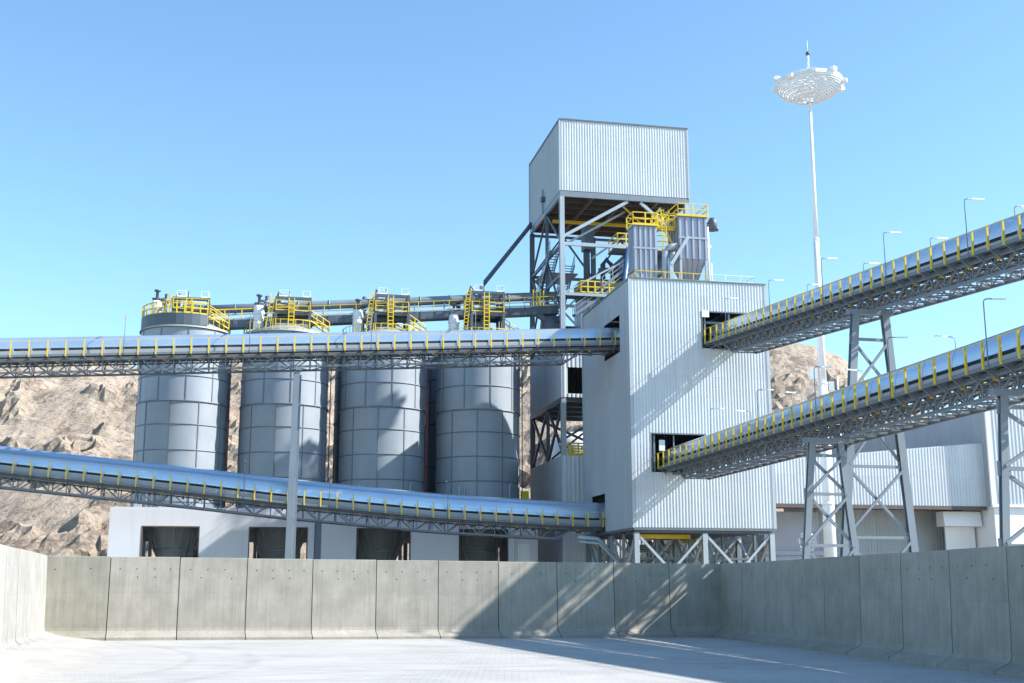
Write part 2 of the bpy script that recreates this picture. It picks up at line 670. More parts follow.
def conveyor(name, label, axis, near, s0, s1, zfun, top=1.8, post_to=None, truss_from=0., base_s=0., depth=1.08, half=.85, dense_web=True):
    """covered belt conveyor; s runs away from the transfer building, t across from the near walkway's edge"""
    if axis == 'y':
        def P(s, t, z): return (near + t, -s, zfun(s) + z)
    else:
        def P(s, t, z): return (-s, near + t, zfun(s) + z)
    b0 = P(base_s, 1.75, 0)
    root = thing(name, label, 'conveyor', (b0[0], b0[1], b0[2] - depth - .1), 'covered belt conveyors into the transfer building')
    ns = int((s1 - s0) / STEP)
    st = [s0 + STEP * i for i in range(ns + 1)]
    tc = 1.75
    # barrel cover
    cv = MB()
    prof = []
    spring = .62
    for k in range(15):
        a = math.pi * k / 14
        prof.append((tc - half * math.cos(a), spring + (top - spring) * math.sin(a) ** .85))
    rings = [cv.pts([P(s, t, z) for t, z in prof]) for s in st]
    for a, b_ in zip(rings, rings[1:]):
        for k in range(len(prof) - 1):
            cv.face((a + k, a + k + 1, b_ + k + 1, b_ + k), True)
    cv.face(tuple(rings[0] + k for k in range(len(prof))))
    cv.face(tuple(rings[-1] + k for k in range(len(prof))))
    for s in st[::2]:                                  # lap joints of the cover sheets
        g = [(tc + (t - tc) * 1.012, spring + (z - spring) * 1.012) for t, z in prof]
        r0 = cv.pts([P(s, t, z) for t, z in g])
        r1 = cv.pts([P(s + .07, t, z) for t, z in g])
        for k in range(len(prof) - 1):
            cv.face((r0 + k, r0 + k + 1, r1 + k + 1, r1 + k), True)
    part('cover', cv, 'cover', root)
    # side plates under the cover, brackets across the slot, belt inside
    sk, bl = (MB(), MB()), MB()
    for a, b_ in zip(st, st[1:]):
        for i, t in enumerate((tc - half - .03, tc + half + .03)):
            sk[i].bar(P(a, t, .26), P(b_, t, .26), .03, .42)
        for t in (tc - half + .02, tc + half - .02):
            bl.bar(P(a, t, .40), P(b_, t, .40), .04, .55)
        bl.bar(P(a, tc, .50), P(b_, tc, .50), 2 * half - .1, .04)
    for s in st:
        for i, t in enumerate((tc - half - .06, tc + half + .06)):
            sk[i].bar(P(s - .09, t, .36), P(s + .09, t, .36), .05, .62)
    for q in sk:
        part('side_plate', q, 'skirt', root)
    part('belt', bl, 'belt', root)
    # walkways
    wk = MB(), MB()
    for a, b_ in zip(st, st[1:]):
        for i, t in enumerate((.42, 3.08)):
            for q in (-.34, -.20, -.06, .08, .22, .34):   # open grating
                wk[i].bar(P(a, t + q, -.02), P(b_, t + q, -.02), .045, .04)
            wk[i].bar(P(a, t - .36, -.03), P(a, t + .36, -.03), .06, .05)
        for i, t in enumerate((.03, 3.47)):
            wk[i].bar(P(a, t, -.08), P(b_, t, -.08), .05, .18)
    for q in wk:
        part('walkway', q, 'grate', root)
    # lattice girder
    tr = MB()
    zt, zb = -.22, -.22 - depth
    for i, (a, b_) in enumerate(zip(st, st[1:])):
        tr.bar(P(a, 0.02, -.16), P(a, 3.48, -.16), .09, .12)
        for t in (.75, 2.75):
            tr.bar(P(a, t, zt), P(b_, t, zt), .15, .18)
        for t in (.10, 3.40):                          # bracket under each walkway
            tr.bar(P(a, t, -.2), P(a, .75 if t < 1 else 2.75, -.62), .06)
        for t in (1.2, 2.3):                           # return rollers' hangers
            tr.bar(P(a + .4, t, -.2), P(a + .4, t, -.55), .05)
        tr.bar(P(a + .4, 1.05, -.58), P(a + .4, 2.45, -.58), .13)
        if a < truss_from:
            continue
        first = a - STEP < truss_from
        for t in (.75, 2.75):
            tr.bar(P(a, t, zb), P(b_, t, zb), .15, .16)
            tr.bar(P(a, t, zt), P(a, t, zb), .08)
            if i % 2 == 0:
                tr.bar(P(a, t, zt), P(b_, t, zb), .08)
            else:
                tr.bar(P(a, t, zb), P(b_, t, zt), .08)
            if first:
                tr.bar(P(a - 1.8, t, zt), P(a, t, zb), .14)
        tr.bar(P(a, .75, zb), P(a, 2.75, zb), .08)
        for t in (.75, 2.75) if dense_web else ():       # half-panel hangers and cable brackets
            tr.bar(P(a + STEP / 2, t, zt), P(a + STEP / 2, t, (zt + zb) / 2), .06)
            tr.bar(P(a, t, zb), P(a + STEP / 2, t, (zt + zb) / 2), .06)
        e, g = (.75, 2.75) if i % 2 else (2.75, .75)
        tr.bar(P(a, e, zb), P(b_, g, zb), .07)
        if i % 2 == 0:
            tr.bar(P(a, .75, zt - .05), P(a, 2.75, zb + .05), .06)
    # service pipe and cable tray hung under the near walkway
    for a, b_ in zip(st, st[1:]):
        tr.bar(P(a, .58, -.42), P(b_, .58, -.42), .05, .10)
        tr.bar(P(a, 3.0, -.40), P(b_, 3.0, -.40), .05, .12)
    part('truss', tr, 'truss', root)
    # handrails
    post_to = post_to or s1
    hr = MB(), MB()
    for a, b_ in zip(st, st[1:]):
        for i, t in enumerate((.0, 3.5)):
            hr[i].bar(P(a, t, 1.12), P(b_, t, 1.12), .028, .035)
            hr[i].bar(P(a, t, .60), P(b_, t, .60), .013)
    for q in hr:
        part('handrail', q, 'yellow', root)
    me = POST_X if axis == 'y' else POST_Y
    me = {'y': POST_Y, 'x': POST_Y}[axis] if axis == 'x' else POST_FACE
    n = 0
    for s in st:
        if s <= post_to and n < 98:
            inst('handrail_post', me, root, P(s, -.03, 0))
            inst('handrail_post', me, root, P(s, 3.53, 0), math.pi)
            n += 2
    for i, s in enumerate(st[::2]):
        if s <= post_to:
            inst('idler_guard', GUARD, root, P(s + .7, .95, -.42))
    return root, P


# on the two conveyors that run towards the viewer the posts' broad side also faces across the walkway
mb = MB()
mb.box(-.05, .05, -.045, .045, -.16, 1.13)
POST_FACE = mesh_of(mb, 'handrail_post', 'yellow')

UR, P_UR = conveyor('belt_conveyor', 'upper covered conveyor rising into the sunlit face of the clad building, yellow handrail posts', 'y', 6.5, -1.2, 108,
                    lambda s: 22.97 - .0757 * s, 1.8, 62, 4.0)
LR, P_LR = conveyor('belt_conveyor', 'lower level covered conveyor entering the sunlit face of the clad building near its foot', 'y', 2.1, -1.2, 108,
                    lambda s: 12.32 + .0025 * s, 1.8, 62, 3.2)
UL, P_UL = conveyor('belt_conveyor', 'sunlit covered conveyor passing in front of the silos, halfway up them', 'x', 4.0, -1.2, 78,
                    lambda s: 23.42 - .060 * s, 1.72, 66, 3.2, dense_web=False)


def z_ll(s):
    ks = [(-5, 8.0), (1.9, 8.0), (14.7, 8.6), (28.3, 9.72), (34.8, 10.4), (42.8, 11.15), (50.6, 11.9), (90, 15.7)]
    for (a, za), (b_, zb) in zip(ks, ks[1:]):
        if s <= b_:
            return za + (zb - za) * (s - a) / (b_ - a)
    return ks[-1][1]


LL, P_LL = conveyor('belt_conveyor', 'shaded blue covered conveyor descending past the feet of the silos into the clad building', 'x', 8.7, -1.2, 78,
                    z_ll, 2.08, 66, 3.0, half=.95, dense_web=False)

# slim lamp posts standing on the walkways
lp = MB()
lp.path([(0, 0, -.15), (0, 0, 2.9), (.05, 0, 3.02), (.18, 0, 3.07), (.45, 0, 3.08)], .029, 8)
lp.box(-.07, .07, -.07, .07, -.16, -.13)
LP_POLE = mesh_of(lp, 'pole', 'steel')
lp = MB()
lp.hexa([(.42, -.06, 3.05), (1.16, -.08, 3.07), (1.16, .08, 3.07), (.42, .06, 3.05), (.42, -.045, 3.115), (1.16, -.06, 3.135), (1.16, .06, 3.135), (.42, .045, 3.115)])
LP_HEAD = mesh_of(lp, 'lamp_head', 'lamp')


def lamp_post(p, rz, label, group):
    o = bpy.data.objects.new('lamp_post', None)
    COL.objects.link(o)
    o.location = W(p)
    o.rotation_euler = (0, 0, TH + rz)
    tag(o, label, 'lamp', group)
    for nm, me in (('pole', LP_POLE), ('lamp_head', LP_HEAD)):
        c = bpy.data.objects.new(nm, me)
        COL.objects.link(c)
        c.parent = o


for P, ss, t, rz, what in (
        (P_UR, [4.9, 13.6, 22.3, 30.7, 39.4], .0, 0, "upper sunlit-face conveyor's near handrail"),
        (P_UR, [12.7, 21.5, 30.05, 38.65, 47.3], 3.5, 0, "upper sunlit-face conveyor's far handrail"),
        (P_LR, [12.2, 20.9, 29.5, 38.3, 47.1], .0, 0, "lower sunlit-face conveyor's near handrail"),
        (P_LR, [11.5, 20.2, 28.9, 39.0], 3.5, math.pi, "lower sunlit-face conveyor's far handrail"),
        (P_UL, [12.5, 21.3, 31.2, 41.0], .0, math.pi / 2, "sunlit silo conveyor's near handrail"),
        (P_LL, [14.0, 24.1, 31.2], .0, math.pi / 2, "shaded blue conveyor's near handrail")):
    for i, s in enumerate(ss):
        lamp_post(P(s, t, 0), rz, 'slim lamp post on the %s, %s from the clad building' % (what, ORD[i]), 'slim lamp posts on the conveyors')


# ------------------------------------------------------------------ conveyor trestles
def trestle(label, y, legs_top, legs_bot, z_top, levels, w=.42, group='steel trestles under the conveyors', ybeams=.0):
    """plane A-frame across the conveyor; legs_top/bot = x of the two legs"""
    cx = (legs_bot[0] + legs_bot[1]) / 2
    root = thing('trestle', label, 'trestle', (cx, y, -.7), group)

    def at(k, z):
        t = (z - 0) / (z_top - 0)
        return legs_bot[k] + (legs_top[k] - legs_bot[k]) * t
    for k in (0, 1):
        mb = MB()
        mb.ibeam((at(k, -.7), y, -.7), (legs_top[k], y, z_top), w, w * .8, .05)
        part('leg', mb, 'steel', root)
    mb = MB()
    mb.bar((legs_top[0] - .5, y, z_top + .12), (legs_top[1] + .5, y, z_top + .12), .4, .3)
    part('cap_beam', mb, 'steel', root)
    mb = MB()
    zs = levels
    for i, (z0, z1) in enumerate(zip(zs, zs[1:])):
        mb.bar((at(0, z1), y, z1), (at(1, z1), y, z1), .17)
        m0 = (at(0, z0), y - .12, z0 + .1), (at(1, z1), y - .12, z1 - .1)
        m1 = (at(1, z0), y + .12, z0 + .1), (at(0, z1), y + .12, z1 - .1)
        mb.bar(*m0, .15)
        mb.bar(*m1, .15)
    for z in zs[1:]:
        for k in (0, 1):                               # gusset plates
            mb.box(at(k, z) - .28, at(k, z) + .28, y - .06, y + .06, z - .32, z + .32)
    part('bracing', mb, 'steel', root)
    return root


trestle('tall tapering steel trestle carrying the upper conveyor, with crossed braces', -28, (5.75, 7.75), (3.75, 9.0), 19.2, [.6, 5.5, 9.75, 14.2, 17.6], .46)
trestle('narrow steel trestle under the lower conveyor, standing left of the tall tapering one', -31, (1.0, 2.75), (-.1, 3.75), 10.74, [.8, 4.9, 7.8, 10.0], .36)
trestle('steel trestle under the lower conveyor at the edge of the view, nearest to the viewer', -48.5, (1.75, 5.6), (1.0, 6.6), 10.8, [1.0, 4.3, 7.6, 10.3], .34)
trestle('steel trestle under the upper conveyor beyond the edge of the view', -60, (5.9, 10.3), (4.3, 11.4), 16.78, [.6, 5, 9.5, 13.5, 16.2], .46)

root = thing('conveyor_column', 'tall single steel column holding up the sunlit conveyor before the silos', 'column', (-27.3, 5.6, -.7))
mb = MB()
mb.ibeam((-27.55, 4.9, -.7), (-27.3, 4.9, 20.1), .50, .45, .06)
mb.box(-27.42, -27.18, 4.8, 5.0, 4, 15)
part('leg', mb, 'steel', root)
mb = MB()
mb.ibeam((-27.0, 6.75, -.7), (-27.0, 6.75, 20.1), .3, .3, .04)
part('leg', mb, 'steel', root)
mb = MB()
mb.bar((-27.2, 4.4, 20.27), (-27.2, 7.2, 20.27), .4, .26)
part('cap_beam', mb, 'steel', root)
mb = MB()
for k, z in enumerate((4, 8, 12, 16)):
    mb.bar((-27.2, 4.95, z), (-27.1, 6.7, z + 3.6), .12)
part('bracing', mb, 'steel', root)

root = thing('conveyor_column', 'short dark steel column under the shaded blue conveyor, beside the tall single one', 'column', (-24.9, 9.9, -.7))
for yy in (9.5, 11.4):
    mb = MB()
    mb.ibeam((-24.9, yy, -.7), (-24.9, yy, 8.0), .5, .34, .05)
    part('leg', mb, 'steel_dark', root)
mb = MB()
mb.bar((-24.9, 9.2, 8.02), (-24.9, 11.8, 8.02), .34, .2)
part('cap_beam', mb, 'steel_dark', root)
root = thing('conveyor_column', 'steel column under the shaded blue conveyor farther from the clad building', 'column', (-56.0, 9.9, -.7))
for yy in (9.5, 11.4):
    mb = MB()
    mb.ibeam((-56, yy, -.7), (-56, yy, 10.7), .5, .34, .05)
    part('leg', mb, 'steel_dark', root)

# ------------------------------------------------------------------ transfer building
BWD, BDP, Z0, Z1 = 12.12, 15.2, 7.4, 28.22
TB = thing('transfer_building', 'tall pale corrugated metal building on steel legs that four conveyors enter', 'building', (6, 7.5, -.7))
mb = MB()
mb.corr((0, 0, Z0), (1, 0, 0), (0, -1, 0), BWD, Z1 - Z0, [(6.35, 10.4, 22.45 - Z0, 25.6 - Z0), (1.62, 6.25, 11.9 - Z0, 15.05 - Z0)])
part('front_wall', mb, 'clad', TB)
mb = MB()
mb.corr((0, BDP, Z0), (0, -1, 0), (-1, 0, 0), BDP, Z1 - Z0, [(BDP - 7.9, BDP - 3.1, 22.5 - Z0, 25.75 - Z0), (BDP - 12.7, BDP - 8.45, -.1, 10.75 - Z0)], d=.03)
part('side_wall', mb, 'clad_shade', TB)
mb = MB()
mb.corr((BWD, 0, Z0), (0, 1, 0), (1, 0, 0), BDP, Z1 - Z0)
part('side_wall', mb, 'clad_shade', TB)
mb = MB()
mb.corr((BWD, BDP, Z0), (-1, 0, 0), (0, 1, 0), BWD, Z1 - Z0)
part('rear_wall', mb, 'clad_shade', TB)
mb = MB()
mb.box(.06, BWD - .06, .06, BDP - .06, Z1 - .35, Z1 - .2)
part('roof', mb, 'steel', TB)
mb = MB()
mb.box(.06, 8.3, .06, BDP - .06, Z0 + .0, Z0 + .14)
mb.box(8.3, BWD - .06, .06, BDP - .06, Z0 + .0, Z0 + .14)
for k in range(7):
    mb.box(.1, BWD - .1, .2 + k * 2.35, .45 + k * 2.35, Z0 - .42, Z0 - .002)
for z in (11.75, 17.5, 22.3):
    mb.box(.08, BWD - .08, .5, BDP - .1, z - .12, z)
part('floor_deck', mb, 'steel_dark', TB)
for (x, y) in ((-.045, -.045), (BWD + .045, -.045), (-.035, BDP + .03), (BWD + .03, BDP + .03)):
    mb = MB()
    mb.box(x - .13, x + .13, y - .03, y + .03, Z0 - .03, Z1 + .03)
    mb.box(x - .03, x + .03, y - .13 + .16 * (y < 1) - .03, y + .13, Z0 - .03, Z1 + .03)
    part('corner_trim', mb, 'trim', TB)
mb = MB()
mb.box(-.10, BWD + .10, -.10, .02, Z1, Z1 + .12)
mb.box(-.10, .02, .025, BDP + .1, Z1, Z1 + .12)
mb.box(BWD - .02, BWD + .10, .025, BDP + .1, Z1, Z1 + .12)
part('edge_flashing', mb, 'trim_dark', TB)
mb = MB()
mb.box(-.08, BWD + .08, -.08, -.05, Z0 - .22, Z0 - .01)
mb.box(-.08, -.05, -.045, BDP, Z0 - .22, Z0 - .01)
part('edge_flashing', mb, 'trim_dark', TB)
# frames around the openings
for (x0, x1, z0, z1) in ((6.35, 10.4, 22.45, 25.6), (1.62, 6.25, 11.9, 15.05)):
    mb = MB()
    mb.box(x0 - .10, x1 + .1, -.05, .12, z1, z1 + .1)
    mb.box(x0 - .1, x0, -.05, .12, z0, z1 - .003)
    mb.box(x1, x1 + .1, -.05, .12, z0, z1 - .003)
    part('opening_frame', mb, 'trim_dark', TB)
mb = MB()
mb.box(6.30, 6.95, -.09, -.045, 25.15, 25.72)
part('notice_plate', mb, 'white', TB)
mb = MB()
mb.box(2.35, 2.85, .3, .34, 13.7, 14.6)
part('notice_plate', mb, 'white', TB)
# things inside, seen through the openings
mb = MB()
mb.box(3.0, 4.6, 1.2, 3.2, 11.78, 13.5)
mb.bar((1.9, .3, 11.9), (1.9, .3, 15), .14)
mb.bar((3.6, .25, 11.9), (3.6, .25, 15), .10)
mb.bar((6.7, .4, 22.4), (6.7, .4, 25.6), .14)
mb.bar((8.9, .4, 22.4), (8.9, .4, 25.6), .14)
mb.bar((6.4, 1.0, 24.9), (10.3, 1.0, 24.9), .2)
part('inner_frame', mb, 'steel', TB)
# legs and braces
LX, LY = (.2, 6.05, 11.92), (.25, 7.5, 14.9)
for y in LY:
    for x in LX:
        mb = MB()
        mb.ibeam((x, y, -.7), (x, y, Z0 - .43), .42, .42, .05)
        mb.box(x - .35, x + .35, y - .35, y + .35, -.7, -.5)
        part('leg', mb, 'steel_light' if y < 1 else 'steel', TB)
mb = MB()
for y in LY:
    for a, b_ in zip(LX, LX[1:]):
        mid = (a + b_) / 2
        mb.bar((a + .15, y, Z0 - .6), (mid, y, 3.9), .2)
        mb.bar((b_ - .15, y, Z0 - .6), (mid, y, 3.9), .2)
        mb.bar((mid - .3, y, 3.8), (a, y, .4), .18)
        mb.bar((mid + .3, y, 3.8), (b_, y, .4), .18)
for x in LX:
    for a, b_ in zip(LY, LY[1:]):
        mid = (a + b_) / 2
        mb.bar((x, a + .2, Z0 - .7), (x, mid, 3.6), .18)
        mb.bar((x, b_ - .2, Z0 - .7), (x, mid, 3.6), .18)
        mb.bar((x, mid, 3.5), (x, a, .4), .16)
        mb.bar((x, mid, 3.5), (x, b_, .4), .16)
part('bracing', mb, 'steel_light', TB)
mb = MB()
mb.box(.7, 5.6, 2.4, 2.75, Z0 - .80, Z0 - .45)
mb.box(8.5, 8.8, 9.0, 13.5, Z0 - .80, Z0 - .45)
part('hoist_beam', mb, 'yellow', TB)
mb = MB()
for y in (3.8, 11.2):
    for x in (.2, 3.1, 6.05, 9.0, 11.92):
        mb.bar((x, y, -.7), (x, y, Z0 - .43), .22)
    for a, b_ in ((.2, 3.1), (3.1, 6.05), (6.05, 9.0), (9.0, 11.92)):
        mb.bar((a, y, .5), (b_, y, Z0 - .5), .12)
        mb.bar((b_, y, .5), (a, y, Z0 - .5), .12)
    mb.bar((.2, y, 5.0), (11.92, y, 5.0), .16)
part('inner_bracing', mb, 'truss', TB)
mb = MB()
for k in range(4):                                   # pipes under the floor
    yy = 9.2 + k * .5
    mb.path([(7.0 + k * .35, yy, -.7), (7.0 + k * .35, yy, 5.3 + .2 * k), (6.7 + k * .35, yy, 5.7 + .2 * k), (3.0, yy, 5.7 + .2 * k), (2.6, yy, 5.4 + .2 * k), (2.6, yy, -.7)], .1, 8)
mb.path([(-1.5, 9, 4.6), (11, 9, 4.6)], .08)
mb.path([(-1.5, 8.6, 4.1), (11, 8.6, 4.1)], .08)
part('pipework', mb, 'steel_light', TB)
# yellow stair under the floor
mb = MB()
for s in (0, .9):
    mb.bar((9.3, 11 + s, 7.0), (10.6, 11 + s, 3.0), .12, .25)
    mb.bar((10.4, 12 + s, 3.0), (11.2, 12 + s, -.4), .12, .25)
    mb.bar((9.3, 11 + s, 8.0), (10.6, 11 + s, 4.0), .06)
rail(mb, [(10.3, 10.8, 3.0), (11.5, 10.8, 3.0), (11.5, 13.2, 3.0)])
part('stair', mb, 'yellow', TB)
# roof handrails: yellow round the collectors, white at the far side
mb = MB()
rail(mb, dense((1.0, 1.2, Z1 - .2), (7.4, 1.2, Z1 - .2), 1.3), 1.25)
rail(mb, dense((1.0, 1.2, Z1 - .2), (1.0, 9.2, Z1 - .2), 1.3), 1.25)
part('handrail', mb, 'yellow', TB)
mb = MB()
rail(mb, dense((7.6, 1.0, Z1 - .2), (11.7, 1.0, Z1 - .2), 1.35), 1.2, .022, pr=.022)
rail(mb, dense((11.7, 1.0, Z1 - .2), (11.7, 14.5, Z1 - .2), 1.35), 1.2, .022, pr=.022)
part('handrail', mb, 'white', TB, label='white handrail on the roof')
# bent chute leaving the lower left opening
mb = MB()
mb.path([(-2.6, 8.2, 6.9), (-.9, 8.0, 6.75), (.6, 7.6, 5.2), (1.6, 7.4, 3.8)], .22, 10)
mb.path([(-2.6, 7.7, 6.5), (-.9, 7.5, 6.35), (.6, 7.1, 4.8), (1.6, 6.9, 3.4)], .12, 8)
part('chute', mb, 'steel_light', TB)


# ------------------------------------------------------------------ dust collectors on its roof
def collector(label, x0, x1, y0, y1, z0, zb, z1, ribs, cage, hopper):
    root = thing('dust_collector', label, 'dust collector', ((x0 + x1) / 2, (y0 + y1) / 2, Z1 - .2), 'dust collectors on the roof')
    mb = MB()
    mb.box(x0, x1, y0, y1, zb, z1)
    for k in range(ribs + 1):                          # stiffening ribs
        x = x0 + (x1 - x0) * k / ribs
        for dz in ((zb, (zb + z1) / 2 - .1), ((zb + z1) / 2 + .1, z1 - .05)):
            mb.box(x - .09, x + .09, y0 - .16, y0 - .003, *dz)
    for k in range(ribs + 1):
        y = y0 + (y1 - y0) * k / ribs
        mb.box(x0 - .14, x0 - .003, y - .08, y + .08, zb, z1 - .05)
        mb.box(x1 + .003, x1 + .14, y - .08, y + .08, zb, z1 - .05)
    mb.box(x0 - .16, x1 + .16, y0 - .18, y0 - .17 + .36, (zb + z1) / 2 - .09, (zb + z1) / 2 + .09)
    mb.box(x0 - .2, x1 + .2, y0 - .2, y1 + .2, z1, z1 + .12)
    part('filter_housing', mb, 'collector', root)
    mb = MB()
    cx, cy = (x0 + x1) / 2 + .1, (y0 + y1) / 2
    a = [(x0 + .03, y0 + .03, zb), (x1 - .03, y0 + .03, zb), (x1 - .03, y1 - .03, zb), (x0 + .03, y1 - .03, zb)]
    r = .45 if hopper else 1.0
    b_ = [(cx - r, cy - r, z0), (cx + r, cy - r, z0), (cx + r, cy + r, z0), (cx - r, cy + r, z0)]
    mb.hexa(b_ + a)
    for k in range(ribs + 1):
        t = k / ribs
        p = Vector(a[0]).lerp(Vector(a[1]), t)
        q = Vector(b_[0]).lerp(Vector(b_[1]), t)
        mb.bar(p - Vector((0, .05, 0)), q - Vector((0, .05, 0)), .08)
    part('hopper', mb, 'collector', root)
    for (x, y) in ((x0, y0), (x1, y0), (x1, y1), (x0, y1)):
        mb = MB()
        mb.bar((x, y, Z1 - .2), (x, y, zb), .2)
        part('leg', mb, 'steel_light', root)
    if cage:
        mb = MB()
        z = z1 + .13
        rail(mb, [(x0 - .2, y0 - .2, z), ((x0 + x1) / 2, y0 - .2, z), (x1 + .2, y0 - .2, z), (x1 + .2, y1 + .2, z), (x0 - .2, y1 + .2, z), (x0 - .2, y0 - .2, z)], 1.1, .035, pr=.05)
        mb.box(x0 - .3, x1 + .3, y0 - .3, y0 - .22, z - .1, z + .05)
        part('handrail', mb, 'yellow', root)
    mb = MB()
    for k in range(4):                                 # pulse valves and lids on top
        mb.lathe((x0 + .4 + k * (x1 - x0 - .8) / 3, cy), [(.0, z1 + .5), (.16, z1 + .5), (.16, z1 + .12)], 10)
    mb.path([(x0 + .2, cy + .3, z1 + .35), (x1 - .2, cy + .3, z1 + .35)], .12)
    part('valve_header', mb, 'steel_light', root)
    return root


c1 = collector('squat grey ribbed dust collector with a yellow cage, standing under the high cabin', 1.95, 3.85, 4.5, 6.0, 28.3, 30.2, 34.3, 4, True, False)
c2 = collector('tall grey ribbed dust collector with a tapering hopper at the roof edge', 6.2, 8.6, 4.5, 7.3, 29.3, 31.5, 35.4, 4, True, True)
mb = MB()
mb.path([(5.95, 4.4, 32.6), (5.2, 4.4, 32.5), (4.75, 4.4, 32.0), (4.65, 4.4, 31.0), (4.65, 4.4, 28.1)], .3, 12)
mb.path([(5.5, 4.0, 31.8), (5.2, 4.0, 31.6), (5.1, 4.0, 31.0), (5.1, 4.0, 28.1)], .22, 12)
part('duct', mb, 'steel_light', c2)
mb = MB()
mb.bar((6.75, 3.9, 33.4), (5.05, 3.9, 30.7), .4, .3)
mb.bar((5.05, 3.9, 30.8), (5.05, 3.9, 28.1), .34)
part('chute', mb, 'steel_light', c2)
mb = MB()
mb.path([(8.7, 5.2, 34.9), (9.4, 5.2, 35.0)], .28, 10)
mb.lathe((9.6, 5.2), [(0, 34.5), (.42, 34.5), (.42, 35.4), (.25, 35.7), (0, 35.7)], 12)
mb.path([(9.7, 5.2, 34.7), (10.1, 5.0, 34.6)], .2, 10)
part('fan', mb, 'steel_dark', c2)
mb = MB()
mb.path([(8.85, 4.5, 28.1), (8.85, 4.5, 34.6)], .10, 8)
mb.box(8.75, 9.1, 4.4, 4.6, 32.6, 32.9)
mb.path([(9.1, 4.5, 28.1), (9.1, 4.5, 31.2)], .07, 8)
part('vent_pipe', mb, 'white', c2)
# yellow gangway between the two collectors and up to the high cabin
GW = thing('gangway', 'bright yellow steel gangway and ladder joining the two dust collectors below the high cabin', 'gangway', (5.1, 6.5, Z1 - .2))
mb = MB()
mb.box(4.2, 6.0, 5.2, 6.4, 34.5, 34.6)
mb.bar((4.2, 5.3, 34.4), (6.0, 5.3, 34.4), .12, .2)
mb.bar((4.1, 6.0, 35.6), (5.8, 8.5, 37.4), .14, .2)
mb.bar((4.8, 6.0, 35.2), (6.6, 8.5, 37.2), .14, .2)
mb.bar((4.9, 5.2, 34.5), (6.1, 5.2, 32.3), .12, .18)
part('deck', mb, 'yellow', GW)
mb = MB()
rail(mb, dense((4.2, 5.2, 34.6), (6.0, 5.2, 34.6), .6), 1.1, .04, pr=.05)
part('handrail', mb, 'yellow', GW)
mb = MB()
rail(mb, dense((4.3, 6.6, 35.2), (6.0, 8.2, 36.2), .7), 1.0, .04, pr=.05)
part('handrail', mb, 'yellow', GW)
mb = MB()
for x in (4.55, 4.95):
    mb.bar((x, 4.6, 28.1), (x, 4.6, 35.8), .06)
for k in range(25):
    mb.bar((4.55, 4.6, 28.4 + k * .3), (4.95, 4.6, 28.4 + k * .3), .04)
part('ladder', mb, 'yellow', GW)

# ------------------------------------------------------------------ headhouse: high cabin on a steel frame, clad boxes round its foot
HX0, HX1, HY0, HY1 = -2.04, 11.25, 15.7, 29.4
HZ0, HZ1 = 41.05, 48.4
HH = thing('headhouse', 'high corrugated metal cabin on a tall open steel frame, rising behind the clad building', 'tower', ((HX0 + HX1) / 2, 22.5, -.7))
for nm, o, u, nr, w, mt in (('cabin_front', (HX0, HY0, HZ0), (1, 0, 0), (0, -1, 0), HX1 - HX0, 'clad'), ('cabin_side', (HX0, HY1, HZ0), (0, -1, 0), (-1, 0, 0), HY1 - HY0, 'clad_shade'),
                            ('cabin_side', (HX1, HY0, HZ0), (0, 1, 0), (1, 0, 0), HY1 - HY0, 'clad_shade'), ('cabin_rear', (HX1, HY1, HZ0), (-1, 0, 0), (0, 1, 0), HX1 - HX0, 'clad_shade')):
    mb = MB()
    mb.corr(o, u, nr, w, HZ1 - HZ0)
    part(nm, mb, mt, HH)
mb = MB()
mb.box(HX0 - .12, HX1 + .12, HY0 - .12, HY1 + .12, HZ1, HZ1 + .14)
mb.box(HX0 + 3, HX1 - 3, HY0 + 4, HY1 - 4, HZ1 + .14, HZ1 + .3)
part('cabin_roof', mb, 'trim_dark', HH)
mb = MB()
for x, y in ((HX0, HY0), (HX1, HY0), (HX0, HY1), (HX1, HY1)):
    mb = MB()
    sx, sy = (-1 if x == HX0 else 1), (-1 if y == HY0 else 1)
    mb.box(x + sx * .05 - .09, x + sx * .05 + .09, y + sy * .055 - .02, y + sy * .055 + .02, HZ0 - .03, HZ1 - .003)
    mb.box(x + sx * .055 - .02, x + sx * .055 + .02, y + sy * .03 - sy * .14, y + sy * .03, HZ0 - .03, HZ1 - .003)
    part('cabin_trim', mb, 'trim', HH)
mb = MB()
mb.box(HX0 + .1, HX1 - .1, HY0 + .1, HY1 - .1, HZ0 + .05, HZ0 + .15)
for k in range(8):
    y = HY0 + .4 + k * (HY1 - HY0 - .8) / 7
    mb.box(HX0 + .15, HX1 - .15, y - .1, y + .1, HZ0 - .45, HZ0 + .04)
for x in (HX0 + 3.3, HX0 + 6.6, HX0 + 10):
    mb.box(x - .12, x + .12, HY0 + .1, HY1 - .1, HZ0 - .75, HZ0 - .46)
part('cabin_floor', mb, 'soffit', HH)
mb = MB()
mb.box(HX0 - .05, HX1 + .05, HY0 - .02, HY0 + .2, HZ0 - .62, HZ0 - .05)
mb.box(HX0 - .02, HX0 + .2, HY0 + .25, HY1, HZ0 - .62, HZ0 - .05)
mb.box(HX1 - .2, HX1 + .02, HY0 + .25, HY1, HZ0 - .62, HZ0 - .05)
mb.box(HX0, HX1, HY1 - .2, HY1, HZ0 - .9, HZ0 - .63)
part('edge_beam', mb, 'steel', HH)
mb = MB()
mb.box(HX0 + 1.0, HX1 - 2.5, 22.9, 23.25, HZ0 - 1.05, HZ0 - .78)
part('hoist_beam', mb, 'yellow', HH)
mb = MB()
mb.bar((4.5, 17, HZ0 - .6), (7.8, 20, HZ0 - 1.8), .14)
mb.bar((7.2, 17, HZ0 - .6), (10.5, 20.5, HZ0 - 2.2), .16)
part('hoist_beam', mb, 'yellow', HH)
